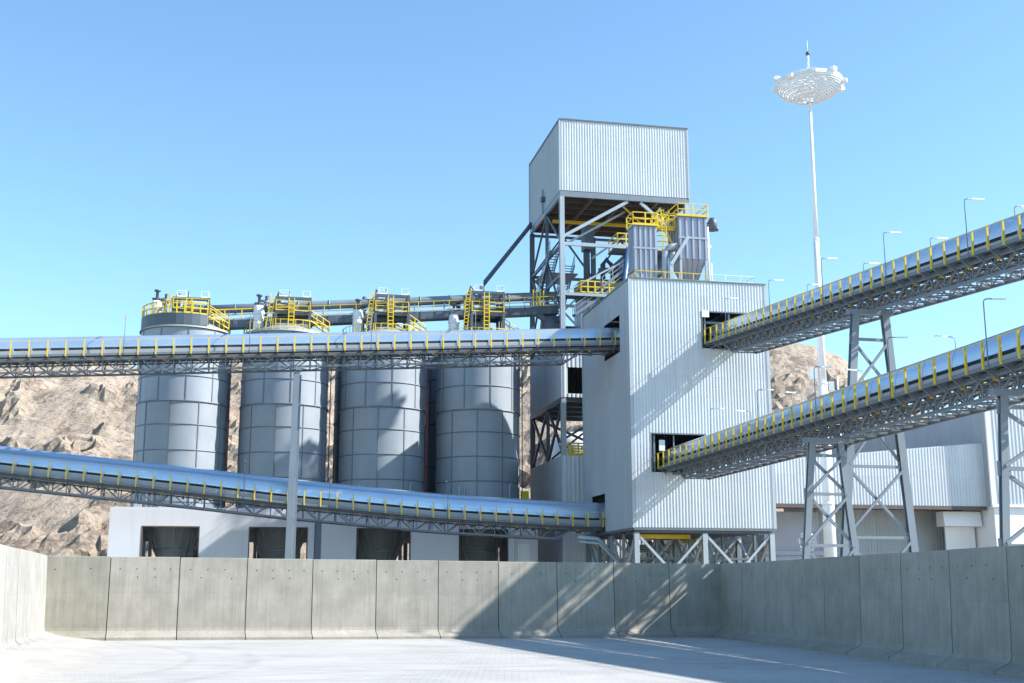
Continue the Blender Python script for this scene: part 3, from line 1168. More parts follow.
# columns
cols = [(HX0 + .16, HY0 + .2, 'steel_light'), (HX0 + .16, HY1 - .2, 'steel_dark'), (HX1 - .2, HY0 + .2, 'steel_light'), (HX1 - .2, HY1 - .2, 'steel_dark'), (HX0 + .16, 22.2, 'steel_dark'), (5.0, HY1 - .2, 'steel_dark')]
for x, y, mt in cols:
    mb = MB()
    top = HZ0 - .62
    cw = .3 if y == 22.2 else .46
    mb.ibeam((x, y, -.7), (x, y, top), cw, cw, .06)
    part('column', mb, mt, HH)
mb = MB()
LV = [28.3, 32.6, 35.6]
x, yA, yM, yB = HX0 + .16, HY0 + .2, 22.2, HY1 - .2
for z in LV:
    mb.bar((x, yA, z), (x, yB, z), .22, .3)
    mb.bar((x, yB, z), (HX1, yB, z), .22, .3)
mb.bar((x, yB, 28.4), (x, yM, 35.5), .18)
mb.bar((x, yM, 28.4), (x, yB, 35.5), .18)
mb.bar((x, yB, 35.7), (x, yM, HZ0 - .6), .18)
mb.bar((x, yM, HZ0 - .6), (x, yA, 35.7), .18)
mb.bar((x, yA, 28.4), (x, yM, 35.5), .18)
for a, b_ in ((x, 5.0), (5.0, HX1)):
    mb.bar((a, yB, 28.4), (b_, yB, 35.5), .18)
    mb.bar((b_, yB, 28.4), (a, yB, 35.5), .18)
    mb.bar((a, yB, 35.7), ((a + b_) / 2, yB, HZ0 - .7), .18)
    mb.bar((b_, yB, 35.7), ((a + b_) / 2, yB, HZ0 - .7), .18)
part('bracing', mb, 'steel_dark', HH)
mb = MB()
for a, b_ in ((yA, yM), (yM, yB)):
    mb.bar((x, a, 14.9), (x, b_, 20.2), .24)
    mb.bar((x, b_, 14.9), (x, a, 20.2), .24)
mb.bar((x, yA, 16.4), (4.5, yA, 20.2), .22)
mb.bar((x, yA + 5, 15), (4.5, yA + 5, 20.2), .2)
mb.bar((x, yB, 20.3), (HX1, yB, 14.9), .24)
part('bracing', mb, 'steel_dark', HH)
mb = MB()
mb.bar((x, yA, 35.65), (HX1, yA, 35.65), .24, .34)
mb.bar((x, yA, 30.6), (4.0, yA, 30.6), .2, .28)
mb.bar((x, yA, 36.3), (4.9, yA, HZ0 - .7), .26, .3)
mb.bar((6.2, yA, HZ0 - .7), (HX1, yA, 36.2), .24, .28)
mb.bar((x + .3, yA + .2, 30.8), (6.5, yA + .2, 35.4), .16)
mb.bar((x + .3, yA + 3, 36.0), (5.5, yA + 3, HZ0 - .8), .2)
mb.bar((2.8, yA + 6, 36.0), (8.5, yA + 6, HZ0 - .8), .2)
part('front_bracing', mb, 'steel_light', HH)
# decks inside the frame
mb = MB()
mb.box(HX0 + .3, HX1 - .3, 20.5, HY1 - .3, 28.32, 28.42)
mb.box(HX0 + .3, 4.2, 16.2, 18.6, 30.75, 30.83)
mb.box(3.8, HX1 - .4, 16.2, 19.5, 35.8, 35.9)
mb.box(HX0 + .3, 2.0, 24.5, HY1 - .3, 34.9, 35.0)
part('deck', mb, 'grate', HH)


def flight(mb, hr, a, b_, w):
    """stair flight from a (low) to b (high): two stringers, treads, rails in hr"""
    a, b_ = Vector(a), Vector(b_)
    d = b_ - a
    side = Vector((-d.y, d.x, 0)).normalized() * w
    for s in (Vector((0, 0, 0)), side):
        mb.bar(a + s, b_ + s, .07, .26)
        hr.bar(a + s + Vector((0, 0, 1.0)), b_ + s + Vector((0, 0, 1.0)), .06)
        hr.bar(a + s + Vector((0, 0, .55)), b_ + s + Vector((0, 0, .55)), .045)
        for k in range(6):
            p = a.lerp(b_, k / 5) + s
            hr.bar(p, p + Vector((0, 0, 1)), .05)
    n = int(abs(d.z) / .2)
    for k in range(n):
        p = a.lerp(b_, (k + .5) / n)
        mb.bar(p, p + side, .24, .03)


st, hs = MB(), MB()
flight(st, hs, (-1.2, 27.5, 31.0), (-1.2, 19.5, 36.0), -1.0)
flight(st, hs, (.4, 27.5, 28.5), (.4, 19.8, 34.6), -1.0)
flight(st, hs, (-.6, 16.0, 28.6), (6.0, 16.0, 33.4), .9)
flight(st, hs, (2.2, 15.9, 31.5), (7.4, 15.9, 35.8), .9)
part('stair', st, 'steel', HH)
part('stair_rail', hs, 'steel_light', HH)
mb = MB()
rail(mb, dense((.0, 16.0, 30.85), (3.6, 16.0, 30.85), .75), 1.15, .05, pr=.06)
rail(mb, dense((.0, 18.4, 30.85), (3.6, 18.4, 30.85), .75), 1.15, .05, pr=.06)
rail(mb, [(0, 16, 30.85), (0, 18.4, 30.85)], 1.15, .05, pr=.06)
rail(mb, [(3.6, 16, 30.85), (3.6, 18.4, 30.85)], 1.15, .05, pr=.06)
part('handrail', mb, 'yellow', HH)
mb = MB()
rail(mb, dense((3.9, 16.3, 35.92), (6.6, 16.3, 35.92), .85), 1.25, .05, pr=.06)
rail(mb, dense((6.6, 16.3, 35.92), (10.6, 16.3, 35.92), 1.0), 1.25, .05, pr=.06)
rail(mb, [(3.9, 16.3, 35.92), (3.9, 19.3, 35.92)], 1.25, .05, pr=.06)
part('handrail', mb, 'yellow', HH)
# machinery hung in the frame
mb = MB()
mb.box(1.0, 3.2, 19.0, 22.0, 31.2, 33.0)
mb.path([(2.0, 21, 38.2), (2.0, 21, 31.5)], .35, 12)
mb.path([(4.0, 22, 33.6), (4.0, 22, 35.4), (4.4, 22, 36.0), (5.0, 22, 35.4), (5.1, 22, 33.2)], .28, 10)
mb.box(3.6, 6.8, 21.0, 24.0, 31.6, 33.6)
mb.box(1.6, 2.6, 20.2, 21.6, 36.5, 39.0)
mb.box(5.2, 9.5, 18.5, 23.0, 33.8, 35.6)
mb.bar((3.0, 20, 34.2), (8.0, 20, 34.6), .5, .5)
part('machinery', mb, 'steel_dark', HH)
mb = MB()
mb.box(.2, 3.6, 16.6, 19.4, 24.5, 30.3)
for k in range(5):
    mb.box(.2 + k * .85 - .1, .2 + k * .85 + .1, 16.45, 16.597, 24.5, 30.2)
part('filter_housing', mb, 'collector', HH)
mb = MB()
mb.path([(3.7, 15.9, 27.2), (4.9, 15.9, 35.6)], .26, 12)
part('blue_post', mb, 'blue', HH)
# clad boxes
for (z0, z1, holes) in ((20.41, 26.4, [(.62, 12.6, .35, 2.9)]), (-.7, 14.83, [])):
    mb = MB()
    mb.corr((HX0 - .06, HY0 - .06, z0), (1, 0, 0), (0, -1, 0), HX1 - HX0, z1 - z0, holes, .42, .05)
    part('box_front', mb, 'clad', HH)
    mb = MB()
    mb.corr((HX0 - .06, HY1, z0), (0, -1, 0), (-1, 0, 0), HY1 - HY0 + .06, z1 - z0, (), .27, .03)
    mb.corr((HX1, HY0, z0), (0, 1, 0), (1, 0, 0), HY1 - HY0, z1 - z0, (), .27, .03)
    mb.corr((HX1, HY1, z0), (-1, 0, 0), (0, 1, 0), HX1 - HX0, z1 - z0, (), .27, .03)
    part('box_side', mb, 'clad_shade', HH)
    mb = MB()
    mb.box(HX0, HX1 - .05, HY0, HY1 - .05, z1 - .2, z1 - .05)
    mb.box(HX0, HX1 - .05, HY0, HY1 - .05, z0 + .0, z0 + .12)
    for k in range(5):
        mb.box(HX0 + .1, HX1 - .1, HY0 + .1 + k * 3.3, HY0 + .4 + k * 3.3, z0 - .4, z0 - .003)
    mb.box(HX0 - .10, HX0 + .12, HY0 - .02, HY1, z0 - .42, z0 - .004)
    part('box_deck', mb, 'steel_dark', HH)
st, hs = MB(), MB()
flight(st, hs, (1.0, 16.6, 20.7), (4.2, 16.6, 24.2), 1.0)
rail(hs, [(.5, 15.85, 20.6), (1.3, 15.85, 20.6), (2.2, 15.85, 20.6), (3.2, 15.85, 20.6)], 1.1, .05, pr=.06)
part('handrail', hs, 'yellow', HH)
hs = MB()
rail(hs, dense((-1.4, 15.9, 14.95), (3.4, 15.9, 14.95), .9), 1.1, .06, pr=.07)
rail(hs, dense((-1.4, 18.2, 14.95), (3.4, 18.2, 14.95), .9), 1.1, .06, pr=.07)
hs.box(-1.4, 3.4, 15.85, 15.9, 14.86, 15.1)
hs.bar((.0, 16.5, 15.3), (3.6, 16.5, 17.6), .12, .25)
part('stair', st, 'steel', HH)
part('handrail', hs, 'yellow', HH)
mb = MB()
mb.path([(-2.04, 28.8, 41.5), (-2.6, 28.4, 40.7), (-8.2, 22.9, 33.2), (-8.6, 22.5, 32.2), (-8.6, 22.5, 30.5)], .24, 10)
part('chute', mb, 'steel_dark', HH)
mb = MB()
mb.box(-2.5, -2.1, 22.0, 22.5, 41.9, 42.4)
mb.bar((-2.3, 22.2, 40.6), (-2.3, 22.2, 43.2), .1)
part('side_lamp', mb, 'steel_dark', HH)

HH.location = W((5.42, 25.28, -.775))
HH.scale = (1.0235,) * 3

# ------------------------------------------------------------------ silos
SX = [-8.95 - 9.48 * k for k in range(4)]            # from right to left
SY, SR = 22.5, 4.12
ZB, ZT, ZA = 9.2, 26.4, 28.7
RINGS = [10.2, 12.55, 14.9, 17.25, 19.4, 21.75, 24.1, 26.3]


def silo_parts(cx):
    out = {}
    mb = MB()
    mb.lathe((cx, SY), [(SR, ZB), (SR, ZT)], 72)
    mb.m = 1
    for z in RINGS:
        w, d = (.055, .06) if z != 19.4 else (.08, .10)
        mb.lathe((cx, SY), [(SR, z - w), (SR + d, z - w * .8), (SR + d, z + w * .8), (SR, z + w)], 72)
    for i, (z0, z1) in enumerate(zip(RINGS, RINGS[1:])):
        upper = z0 >= 19
        for k in range(10):
            a = 2 * math.pi * (k + (.5 if upper else 0)) / 10 + .12
            ca, sa = math.cos(a), math.sin(a)
            for s in (-.05, .05):
                pass
            e = Vector((-sa, ca, 0)) * .04
            p = Vector((cx + ca * (SR - .01), SY + sa * (SR - .01), 0))
            q = Vector((cx + ca * (SR + .05), SY + sa * (SR + .05), 0))
            za, zb_ = Vector((0, 0, z0 + .09)), Vector((0, 0, z1 - .09))
            mb.hexa([p - e + za, q - e + za, q + e + za, p + e + za, p - e + zb_, q - e + zb_, q + e + zb_, p + e + zb_])
    out['shell'] = (mb, ['silo', 'silo_seam'])
    mb = MB()
    mb.lathe((cx, SY), [(SR + .18, ZT - .1), (SR + .18, ZT), (SR * .5, (ZT + ZA) / 2 + .03), (.9, ZA - .1), (.9, ZA), (0.01, ZA)], 48)
    out['roof'] = (mb, 'silo_roof')
    mb = MB()
    mb.lathe((cx, SY), [(SR - .05, ZB + .02), (SR - .06, 9.05), (2.95, 8.55), (.62, 3.2), (.62, 1.8), (.02, 1.8)], 40)
    for k in range(20):
        a = 2 * math.pi * k / 20
        mb.bar((cx + 2.98 * math.cos(a), SY + 2.98 * math.sin(a), 8.5), (cx + .66 * math.cos(a), SY + .66 * math.sin(a), 3.2), .09)
    mb.path([(cx - .7, SY - 1.9, 6.3), (cx + .7, SY - 1.9, 6.3)], .1, 8)
    mb.lathe((cx, SY - .1), [(1.2, 5.9), (1.95, 5.9), (1.95, 6.05), (1.2, 6.05)], 24)
    out['hopper'] = (mb, 'steel_light')
    return out


def silo_top(root, cx, gh, yellow_deck, fascia):
    """equipment on the roof; gh = height of the gantry"""
    g = MB()
    zb = 26.8
    x0, x1, y0, y1 = cx - 1.15, cx + 2.05, SY - 2.6, SY + .6
    for x in (x0, x1):
        for y in (y0, y1):
            g.bar((x, y, ZT + .1), (x, y, zb + gh), .26)
    for z in (zb + gh, zb + gh * .52):
        for y in (y0, y1):
            g.bar((x0 - .13, y, z), (x1 + .13, y, z), .2, .28)
        for x in (x0, x1):
            g.bar((x, y0, z), (x, y1, z), .18, .24)
    g.box(x0, x1, y0, y1, zb + gh * .52 + .15, zb + gh * .52 + .2)
    part('gantry_frame', g, 'steel_dark', root)
    zd = zb + gh * .52 + .2
    for (zz, hh) in ((zb - .1, 1.0), (zd, min(1.0, gh * .40))):
        for yy in (y0 - .2, y1):
            h = MB()
            rail(h, [(x0, yy, zz), ((x0 + x1) / 2, yy, zz), (x1, yy, zz)], hh, .032, pr=.045)
            part('handrail', h, 'yellow', root)
    h = MB()
    rail(h, [(x0 + .3, y0 - .1, zb + gh + .15), (x0 + 1.1, y0 - .1, zb + gh + .15), (x0 + 1.1, y0 + .8, zb + gh + .15), (x0 + .3, y0 + .8, zb + gh + .15)], .6, .025, mid=False, pr=.025)
    part('top_rail', h, 'white', root)
    h = MB()
    rail(h, [(x1 - .7, y0 - .1, zb + gh + .15), (x1, y0 - .1, zb + gh + .15), (x1, y0 + .8, zb + gh + .15)], .6, .025, mid=False, pr=.025)
    part('top_rail', h, 'white', root)
    # stair rails running down the cone, and the rail round its edge
    s_ = MB()
    rail(s_, dense((x1 + .1, y0 + .2, zb + .9), (cx + 4.0, y0 + .9, 26.7), .65), 1.1, .032, pr=.045)
    part('stair_rail', s_, 'yellow', root)
    s_ = MB()
    rail(s_, dense((x1 + .1, y0 + 1.3, zb + .9), (cx + 4.0, y0 + 1.9, 26.7), .65), 1.1, .032, pr=.045)
    part('stair_rail', s_, 'yellow', root)
    s_ = MB()
    ring = [(cx + 4.1 * math.cos(a), SY + 4.1 * math.sin(a), ZT + .05) for a in [math.radians(150 + 10 * k) for k in range(24)]]
    rail(s_, ring, 1.0, .022, mid=False, pr=.03)
    part('roof_rail', s_, 'yellow', root)
    ld = MB()
    for dx in (-.5, -.1):
        ld.bar((x0 + dx - .4, y0 - .1, zb), (x0 + dx, y0 - .1, zb + gh + .4), .08)
    for k in range(int((gh + .4) / .35)):
        t = k * .35 / (gh + .4)
        ld.bar((x0 - .9 + .4 * t, y0 - .1, zb + k * .35), (x0 - .5 + .4 * t, y0 - .1, zb + k * .35), .07)
        ld.bar((x0 - .5 + .4 * t, y0 - .5, zb + k * .35), (x0 - .5 + .4 * t, y0 - .1, zb + k * .35), .05)
    for x in (x0 + 1.2, x0 + 1.7):
        ld.bar((x, y0 - .3, zb), (x, y0 - .3, zb + gh), .09)
    for k in range(int(gh / .4)):
        ld.bar((x0 + 1.2, y0 - .3, zb + k * .4), (x0 + 1.7, y0 - .3, zb + k * .4), .08)
    part('ladder', ld, 'yellow', root)
    f = MB()
    fx, fy = cx - 2.75, SY - 1.4
    f.lathe((fx, fy), [(.52, ZT + .2), (.52, 29.0), (.40, 29.2), (.01, 29.2)], 18)
    f.lathe((fx, fy), [(.56, 28.3), (.58, 28.35), (.58, 28.45), (.56, 28.5)], 18)
    flt = part('vent_filter', f, 'white', root)
    f = MB()
    f.lathe((fx, fy), [(.14, 29.2), (.14, 30.1), (.3, 30.15), (.3, 30.3), (.01, 30.35)], 10)
    f.path([(fx + .1, fy, 29.1), (fx + .75, fy - .1, 29.0)], .18, 8)
    f.path([(fx - .45, fy, 29.4), (fx + .4, fy, 29.5)], .12, 8)
    part('vent_fan', f, 'steel_dark', root, flt)
    # motor post with the cross-head
    d = MB()
    px_ = cx - 2.1
    d.bar((px_, SY + .4, ZT), (px_, SY + .4, 29.90 + .55 * (gh - 2.5)), .28)
    d.path([(px_ - .75, SY + .4, 29.70 + .55 * (gh - 2.5)), (px_ + .35, SY + .4, 29.70 + .55 * (gh - 2.5))], .26, 10)
    d.lathe((px_ + .1, SY + .4), [(.01, 30.40 + .55 * (gh - 2.5)), (.22, 30.35 + .55 * (gh - 2.5)), (.22, 29.6)], 10)
    part('drive_post', d, 'steel_dark', root)
    m_ = MB()
    m_.lathe((x0 - .6, y0), [(.01, 27.9), (.16, 27.9), (.16, 27.0), (.01, 27.0)], 10)
    part('motor', m_, 'blue', root)
    # feed spouts from the conveyor above
    sp = MB()
    sp.path([(cx - .6, SY + .2, zb + gh + .6), (cx - .9, SY, zb + gh - .6), (cx - .9, SY, ZA - .3)], .3, 10)
    sp.path([(cx - 1.3, SY - .5, zb + gh - .3), (cx - .9, SY - .5, zb + gh + 1.1), (cx - .4, SY - .5, zb + gh + .4)], .12, 8)
    sp.bar((cx + .5, SY - .8, ZA - .3), (cx + .5, SY - .8, zb + gh - .2), .9, .8)
    sp.path([(cx + .1, SY - .5, zb + gh), (cx + .1, SY - .5, zb + gh + 1.2)], .1, 8)
    part('feed_spout', sp, 'steel', root)
    if fascia:
        fa = MB()
        prof = [(4.2 * math.cos(a), 4.2 * math.sin(a)) for a in [math.radians(170 + 10 * k) for k in range(14)]]
        for (ax, ay), (bx, by) in zip(prof, prof[1:]):
            fa.hexa([(cx + ax, SY + ay, 26.55), (cx + bx, SY + by, 26.55), (cx + bx * .985, SY + by * .985, 26.55), (cx + ax * .985, SY + ay * .985, 26.55),
                     (cx + ax, SY + ay, 27.5), (cx + bx, SY + by, 27.5), (cx + bx * .985, SY + by * .985, 27.5), (cx + ax * .985, SY + ay * .985, 27.5)])
            fa.hexa([(cx + ax, SY + ay, 27.51), (cx + bx, SY + by, 27.51), (cx + bx * .6, SY + by * .6, 27.51), (cx + ax * .6, SY + ay * .6, 27.51),
                     (cx + ax, SY + ay, 27.6), (cx + bx, SY + by, 27.6), (cx + bx * .6, SY + by * .6, 27.6), (cx + ax * .6, SY + ay * .6, 27.6)])
        part('platform', fa, 'steel_dark', root)
        yr = MB()
        rail(yr, [(cx + ax * .98, SY + ay * .98, 27.6) for ax, ay in prof], 1.1, .04, pr=.055)
        part('platform_rail', yr, 'yellow', root)


SL = ['rightmost grey silo, nearest the clad building, crossed by its shadow', 'third grey silo from the hillside, beside a black gap between silos',
      'second grey silo from the hillside, partly behind the tall single column', 'leftmost grey silo, with bare hillside beside it and a round roof platform']
shared = None
for k, cx in enumerate(SX):
    root = thing('silo', SL[k], 'silo', (cx, SY, -.7), 'grey steel silos in a row')
    if shared is None:
        shared = []
        for nm, (mb, mt) in silo_parts(cx).items():
            shared.append((nm, part(nm, mb, mt, root)))
    else:
        for nm, src in shared:
            c = src.copy()
            COL.objects.link(c)
            c.parent = root
    silo_top(root, cx, [4.5, 3.7, 3.0, 2.5][k], True, k == 3)
    mb = MB()
    mb.path([(cx + 4.35, SY - .6, 5), (cx + 4.35, SY - .6, ZT)], .05, 8)
    part('red_pipe', mb, 'red', root)
    mb = MB()
    for a in (-.25, .25):
        mb.bar((cx - 2.2 + a, SY - 3.75, 9.3), (cx - 2.2 + a, SY - 3.75, 12.0), .08)
    part('support_bracket', mb, 'steel_light', root)
    mb = MB()
    mb.path([(cx + 2.4, SY - 3.9, 10.0), (cx + 2.4, SY - 3.95, 12.2), (cx + 2.6, SY - 3.95, 12.4)], .08, 8)
    part('vent_pipe', mb, 'steel_light', root)
    for q in range(4):
        mb = MB()
        mb.box(cx - 3.4 + q * 2.1, cx - 2.8 + q * 2.1, SY - 4.9, SY - 4.0, 9.44, 10.0)
        part('support_bracket', mb, 'steel_light', root)

REAR = ['dark shaded rear silo showing in the gap between the two silos nearest the clad building', 'dark shaded rear silo behind the third silo from the hillside',
        'dark shaded rear silo behind the second silo from the hillside', 'dark shaded rear silo behind the silo with the round roof platform']
for k, cx in enumerate(SX):
    root = thing('silo', REAR[k], 'silo', (cx, SY, -.7), 'grey steel silos in a row')
    root.location = W((cx, SY + 9.6, -.7))
    for nm, src in shared:
        c = src.copy()
        COL.objects.link(c)
        c.parent = root
    mb = MB()
    for a in range(6):
        mb.bar((cx + 3.6 * math.cos(a * math.pi / 3), SY + 3.6 * math.sin(a * math.pi / 3), -.7), (cx + 3.6 * math.cos(a * math.pi / 3), SY + 3.6 * math.sin(a * math.pi / 3), 9.3), .4)
    part('support_frame', mb, 'steel', root)

# the long inclined feed conveyor over the silo roofs
def ztop(x):
    return 28.9 + (x + 35) * .0895


FC = thing('feed_conveyor', 'dark enclosed feed conveyor and pipe running over the roofs of all four silos', 'conveyor', (-20, 22.5, 26.5))
mb = MB()
xs_ = [-37.6, -30, -20, -10, -1.0]
mb.path([(x, 22.5, ztop(x) + .05) for x in xs_], .44, 16)
for x in [-36 + 3 * k for k in range(12)]:
    mb.path([(x, 22.5, ztop(x) + .05), (x + .12, 22.5, ztop(x) + .06)], .49, 16)
part('tube', mb, 'steel', FC)
mb = MB()
for a, b_ in zip(xs_, xs_[1:]):
    mb.bar((a, 21.6, ztop(a) - 1.75), (b_, 21.6, ztop(b_) - 1.75), 1.3, .75)
for x in [-36 + 1.5 * k for k in range(24)]:
    mb.bar((x, 20.93, ztop(x) - 2.1), (x, 20.93, ztop(x) - 1.35), .1)
part('casing', mb, 'steel_dark', FC)
mb = MB()
for a, b_ in zip(xs_, xs_[1:]):
    mb.bar((a, 20.95, ztop(a) - 1.28), (b_, 20.95, ztop(b_) - 1.28), .1, .1)
    mb.bar((a, 22.1, ztop(a) - .62), (b_, 22.1, ztop(b_) - .62), .08, .14)
for x in [-36.5 + 3 * k for k in range(12)]:
    mb.bar((x, 22.3, ztop(x) - 2.1), (x, 22.3, ztop(x) - .3), .12)
part('frame', mb, 'steel_light', FC)
mb = MB()
rail(mb, dense((-37, 20.95, ztop(-37) - 1.3), (-27.5, 20.95, ztop(-27.5) - 1.3), 1.5), .95, .05, mid=False, pr=.05)
rail(mb, dense((-27.5, 20.95, ztop(-27.5) - 1.3), (-1.5, 20.95, ztop(-1.5) - 1.3), 1.5), .95, .025, mid=False, pr=.03)
for q in range(4):
    mb.bar((-3.7 + q * .35, 20.6, ztop(-3) - 1.3), (-3.7 + q * .35, 20.6, ztop(-3) + .3), .09)
part('handrail', mb, 'yellow', FC)
for x in SX:                                         # saddles on the silo roofs
    mb = MB()
    for dx in (-1.4, 2.3):
        mb.bar((x + dx, 22.6, ZT + .6), (x + dx, 22.6, ztop(x) - .3), .22)
    mb.bar((x - 1.4, 22.6, ztop(x) - .4), (x + 2.3, 22.6, ztop(x) - .4), .18)
    part('support', mb, 'steel_dark', FC)
mb = MB()
mb.lathe((-1.6, 21.6), [(.01, 27.6), (1.1, 27.6), (1.2, 28.4), (1.1, 29.4), (.01, 29.6)], 16)
mb.path([(-3.6, 21.4, ztop(-3.6) - 1.7), (-2.4, 21.2, 29.2), (-1.8, 21.2, 28.0), (-1.4, 21.2, 27.2)], .35, 10)
mb.box(-3.6, -1.0, 20.6, 22.6, 26.9, 27.6)
part('head_pulley', mb, 'steel_dark', FC)

# ------------------------------------------------------------------ white base building under the silos
BB = thing('bunker_house', 'long low white building under the silos with four dark square openings', 'building', (-23.5, 22, -.7))
bx0, bx1, by0, by1, bz = -42.65, -4.3, 16.5, 29.0, 9.4
ops = [(-39.9, -34.95), (-30.7, -25.5), (-21.15, -16.2), (-11.75, -7.1)]
mb = MB()
x = bx0
for (a, b_) in ops:
    mb.box(x, a, by0, by0 + .35, -.7, bz)
    mb.box(a, b_, by0 + .001, by0 + .349, 7.93, bz - .001)
    mb.box(a, b_, by0 + .001, by0 + .349, -.7, .9)
    x = b_
mb.box(x, bx1, by0, by0 + .35, -.7, bz)
part('front_wall', mb, 'render', BB)
mb = MB()
mb.box(bx0, bx0 + .3, by0 + .351, by1, -.7, bz)
mb.box(bx1 - .3, bx1, by0 + .351, by1, -.7, bz)
part('end_wall', mb, 'render', BB)
mb = MB()
mb.box(bx0 + .301, bx1 - .301, by1 - .3, by1, 7.0, bz - .01)
for x in [bx0 + .4 + k * (bx1 - bx0 - 1.6) / 4 for k in range(5)]:
    mb.box(x, x + .8, by1 - .29, by1 - .01, -.7, 7.001)
part('rear_wall', mb, 'render', BB)
mb = MB()
mb.box(bx0 + .01, bx1 - .01, by0 + .02, by1 - .02, bz + .001, bz + .16)
part('roof', mb, 'render', BB)
for (a, b_) in ops:
    mb = MB()
    mb.box(a, a + .1, by0 - .03, by0 + .3, .9, 7.92)
    mb.box(b_ - .1, b_, by0 - .03, by0 + .3, .9, 7.92)
    mb.box(a + .101, b_ - .101, by0 - .03, by0 + .3, 7.82, 7.925)
    part('opening_frame', mb, 'soffit', BB)
for (a, b_) in ops:
    mb = MB()
    mb.bar((b_ - .7, by0 + 2.2, -.7), (b_ - .7, by0 + 2.2, 8.4), .3)
    mb.bar((a + .6, by0 + 2.6, -.7), (a + .6, by0 + 2.6, 8.4), .3)
    mb.bar((a + .3, by0 + 2.3, 4.4), (b_ - .3, by0 + 2.3, 4.4), .12)
    part('inner_frame', mb, 'dark', BB)

mb = MB()
mb.path([(-6.6, by0 - .15, 2), (-6.6, by0 - .15, 7.2), (-6.4, by0 - .15, 7.5), (-5.0, by0 - .15, 7.5)], .09, 8)
mb.box(-6.2, -5.0, by0 - .05, by0 - .003, -.5, 6.6)
part('drain_pipe', mb, 'white', BB)

# yellow hoist bracket on the last silo's flank
mb = MB()
mb.box(-4.75, -4.0, 21.6, 22.0, 9.6, 11.9)
mb.bar((-4.6, 21.8, 9.6), (-4.6, 21.8, 7.5), .2)
single('hoist', mb, 'yellow', 'small yellow hoist frame between the rightmost silo and the clad tower', 'hoist', plant=True, base=(-4.4, 21.8, 7.5))

# a white dome far behind, seen through the tower's open frame
mb = MB()
mb.lathe((0, 0), [(3.2, 0), (3.2, 19.2), (3.0, 20.0), (2.2, 20.9), (1.0, 21.4), (.02, 21.5)], 28)
single('tank', mb, 'white', 'white round tank with a domed top, far behind the open steel frame', 'tank', base=(7.6, 142, -1), local=True)

# ------------------------------------------------------------------ high mast
mp = Vector((27.75, 108, -.75))
HM = thing('light_mast', 'very tall white tapering mast with a round floodlight basket near its top', 'light mast', mp, plant=False)
mb = MB()
top = Vector((28.05, 108, 53.6))


def ma(z):
    return mp.lerp(top, (z - mp.z) / (top.z - mp.z))


mb.lathe((0, 0), [(.72, 0)], 3)
mb.v, mb.f, mb.mi, mb.sm = [], [], [], []
for z0, z1, r0, r1 in ((-.75, 20.6, .58, .46), (20.5, 34, .36, .25), (33.9, 46.9, .22, .13)):
    mb.path([ma(z0), ma((z0 + z1) / 2), ma(z1)], r0, 20, r1)
for z, r in ((20.5, .48), (33.9, .27), (9.8, .56)):
    mb.path([ma(z - .12), ma(z + .12)], r, 20)
part('pole', mb, 'mast', HM)
mb = MB()
mb.path([ma(46.4), ma(49.0), ma(50.6)], .15, 10)
mb.path([ma(50.5), ma(52.3)], .11, 8, .09)
mb.path([ma(52.2), ma(53.6)], .05, 8, .02)
part('lightning_rod', mb, 'mast', HM)
mb = MB()
c = ma(52.25)
mb.lathe((c.x, c.y), [(.01, 52.0), (.17, 52.1), (.2, 52.25), (.17, 52.4), (.01, 52.5)], 12)
part('aviation_light', mb, 'soffit', HM)
mb = MB()
c = ma(48)
levels = [(3.05, 49.35), (3.15, 49.05), (3.0, 48.75), (2.7, 48.45), (2.3, 48.18), (1.9, 47.95), (1.5, 47.75), (1.1, 47.6), (.6, 47.5)]
lv2 = []
for (r0, z0), (r1, z1) in zip(levels, levels[1:]):
    lv2 += [(r0, z0), ((r0 + r1) / 2 + .03, (z0 + z1) / 2)]
for r, z in lv2:
    mb.path([(c.x + r * math.cos(a), c.y + r * math.sin(a), z) for a in [2 * math.pi * k / 28 for k in range(29)]], .085, 6, cap=False)
for k in range(28):
    a = 2 * math.pi * k / 28
    for (r0, z0), (r1, z1) in zip(levels, levels[1:]):
        mb.bar((c.x + r0 * math.cos(a), c.y + r0 * math.sin(a), z0), (c.x + r1 * math.cos(a), c.y + r1 * math.sin(a), z1), .055)
for k in range(8):
    a = 2 * math.pi * k / 8
    mb.bar((c.x + .2 * math.cos(a), c.y + .2 * math.sin(a), 48.9), (c.x + 3.1 * math.cos(a), c.y + 3.1 * math.sin(a), 49.1), .12)
mb.lathe((c.x, c.y), [(.32, 47.3), (.32, 49.3)], 14)
# ring platform of open grating
for r in (1.6, 1.9, 2.2, 2.5, 2.8):
    mb.path([(c.x + r * math.cos(a), c.y + r * math.sin(a), 49.0) for a in [2 * math.pi * k / 28 for k in range(29)]], .06, 5, cap=False)
bk = part('basket', mb, 'mast', HM)
fl = MB()
fl.hexa([(-.28, -.1, -.22), (.28, -.1, -.22), (.22, .3, -.16), (-.22, .3, -.16), (-.28, -.1, .22), (.28, -.1, .22), (.22, .3, .16), (-.22, .3, .16)])
fl.bar((0, .2, 0), (0, -.4, .25), .07)
FLOOD = mesh_of(fl, 'floodlight', 'lamp')
for k in range(10):
    a = 2 * math.pi * (k + .3) / 10
    o = inst('floodlight', FLOOD, HM, (c.x + 3.22 * math.cos(a), c.y + 3.22 * math.sin(a), 48.95 + .25 * (k % 3)), a - math.pi / 2)
mb = MB()
c0 = ma(21.3)
mb.box(c0.x - 1.15, c0.x - .55, 107.6, 108.2, 20.9, 22.0)
mb.bar((c0.x - 1.0, 107.9, 21.6), (c0.x, 107.9, 22.3), .14)
mb.box(c0.x + .45, c0.x + .95, 107.7, 108.2, 19.9, 20.7)
part('winch_box', mb, 'white', HM)

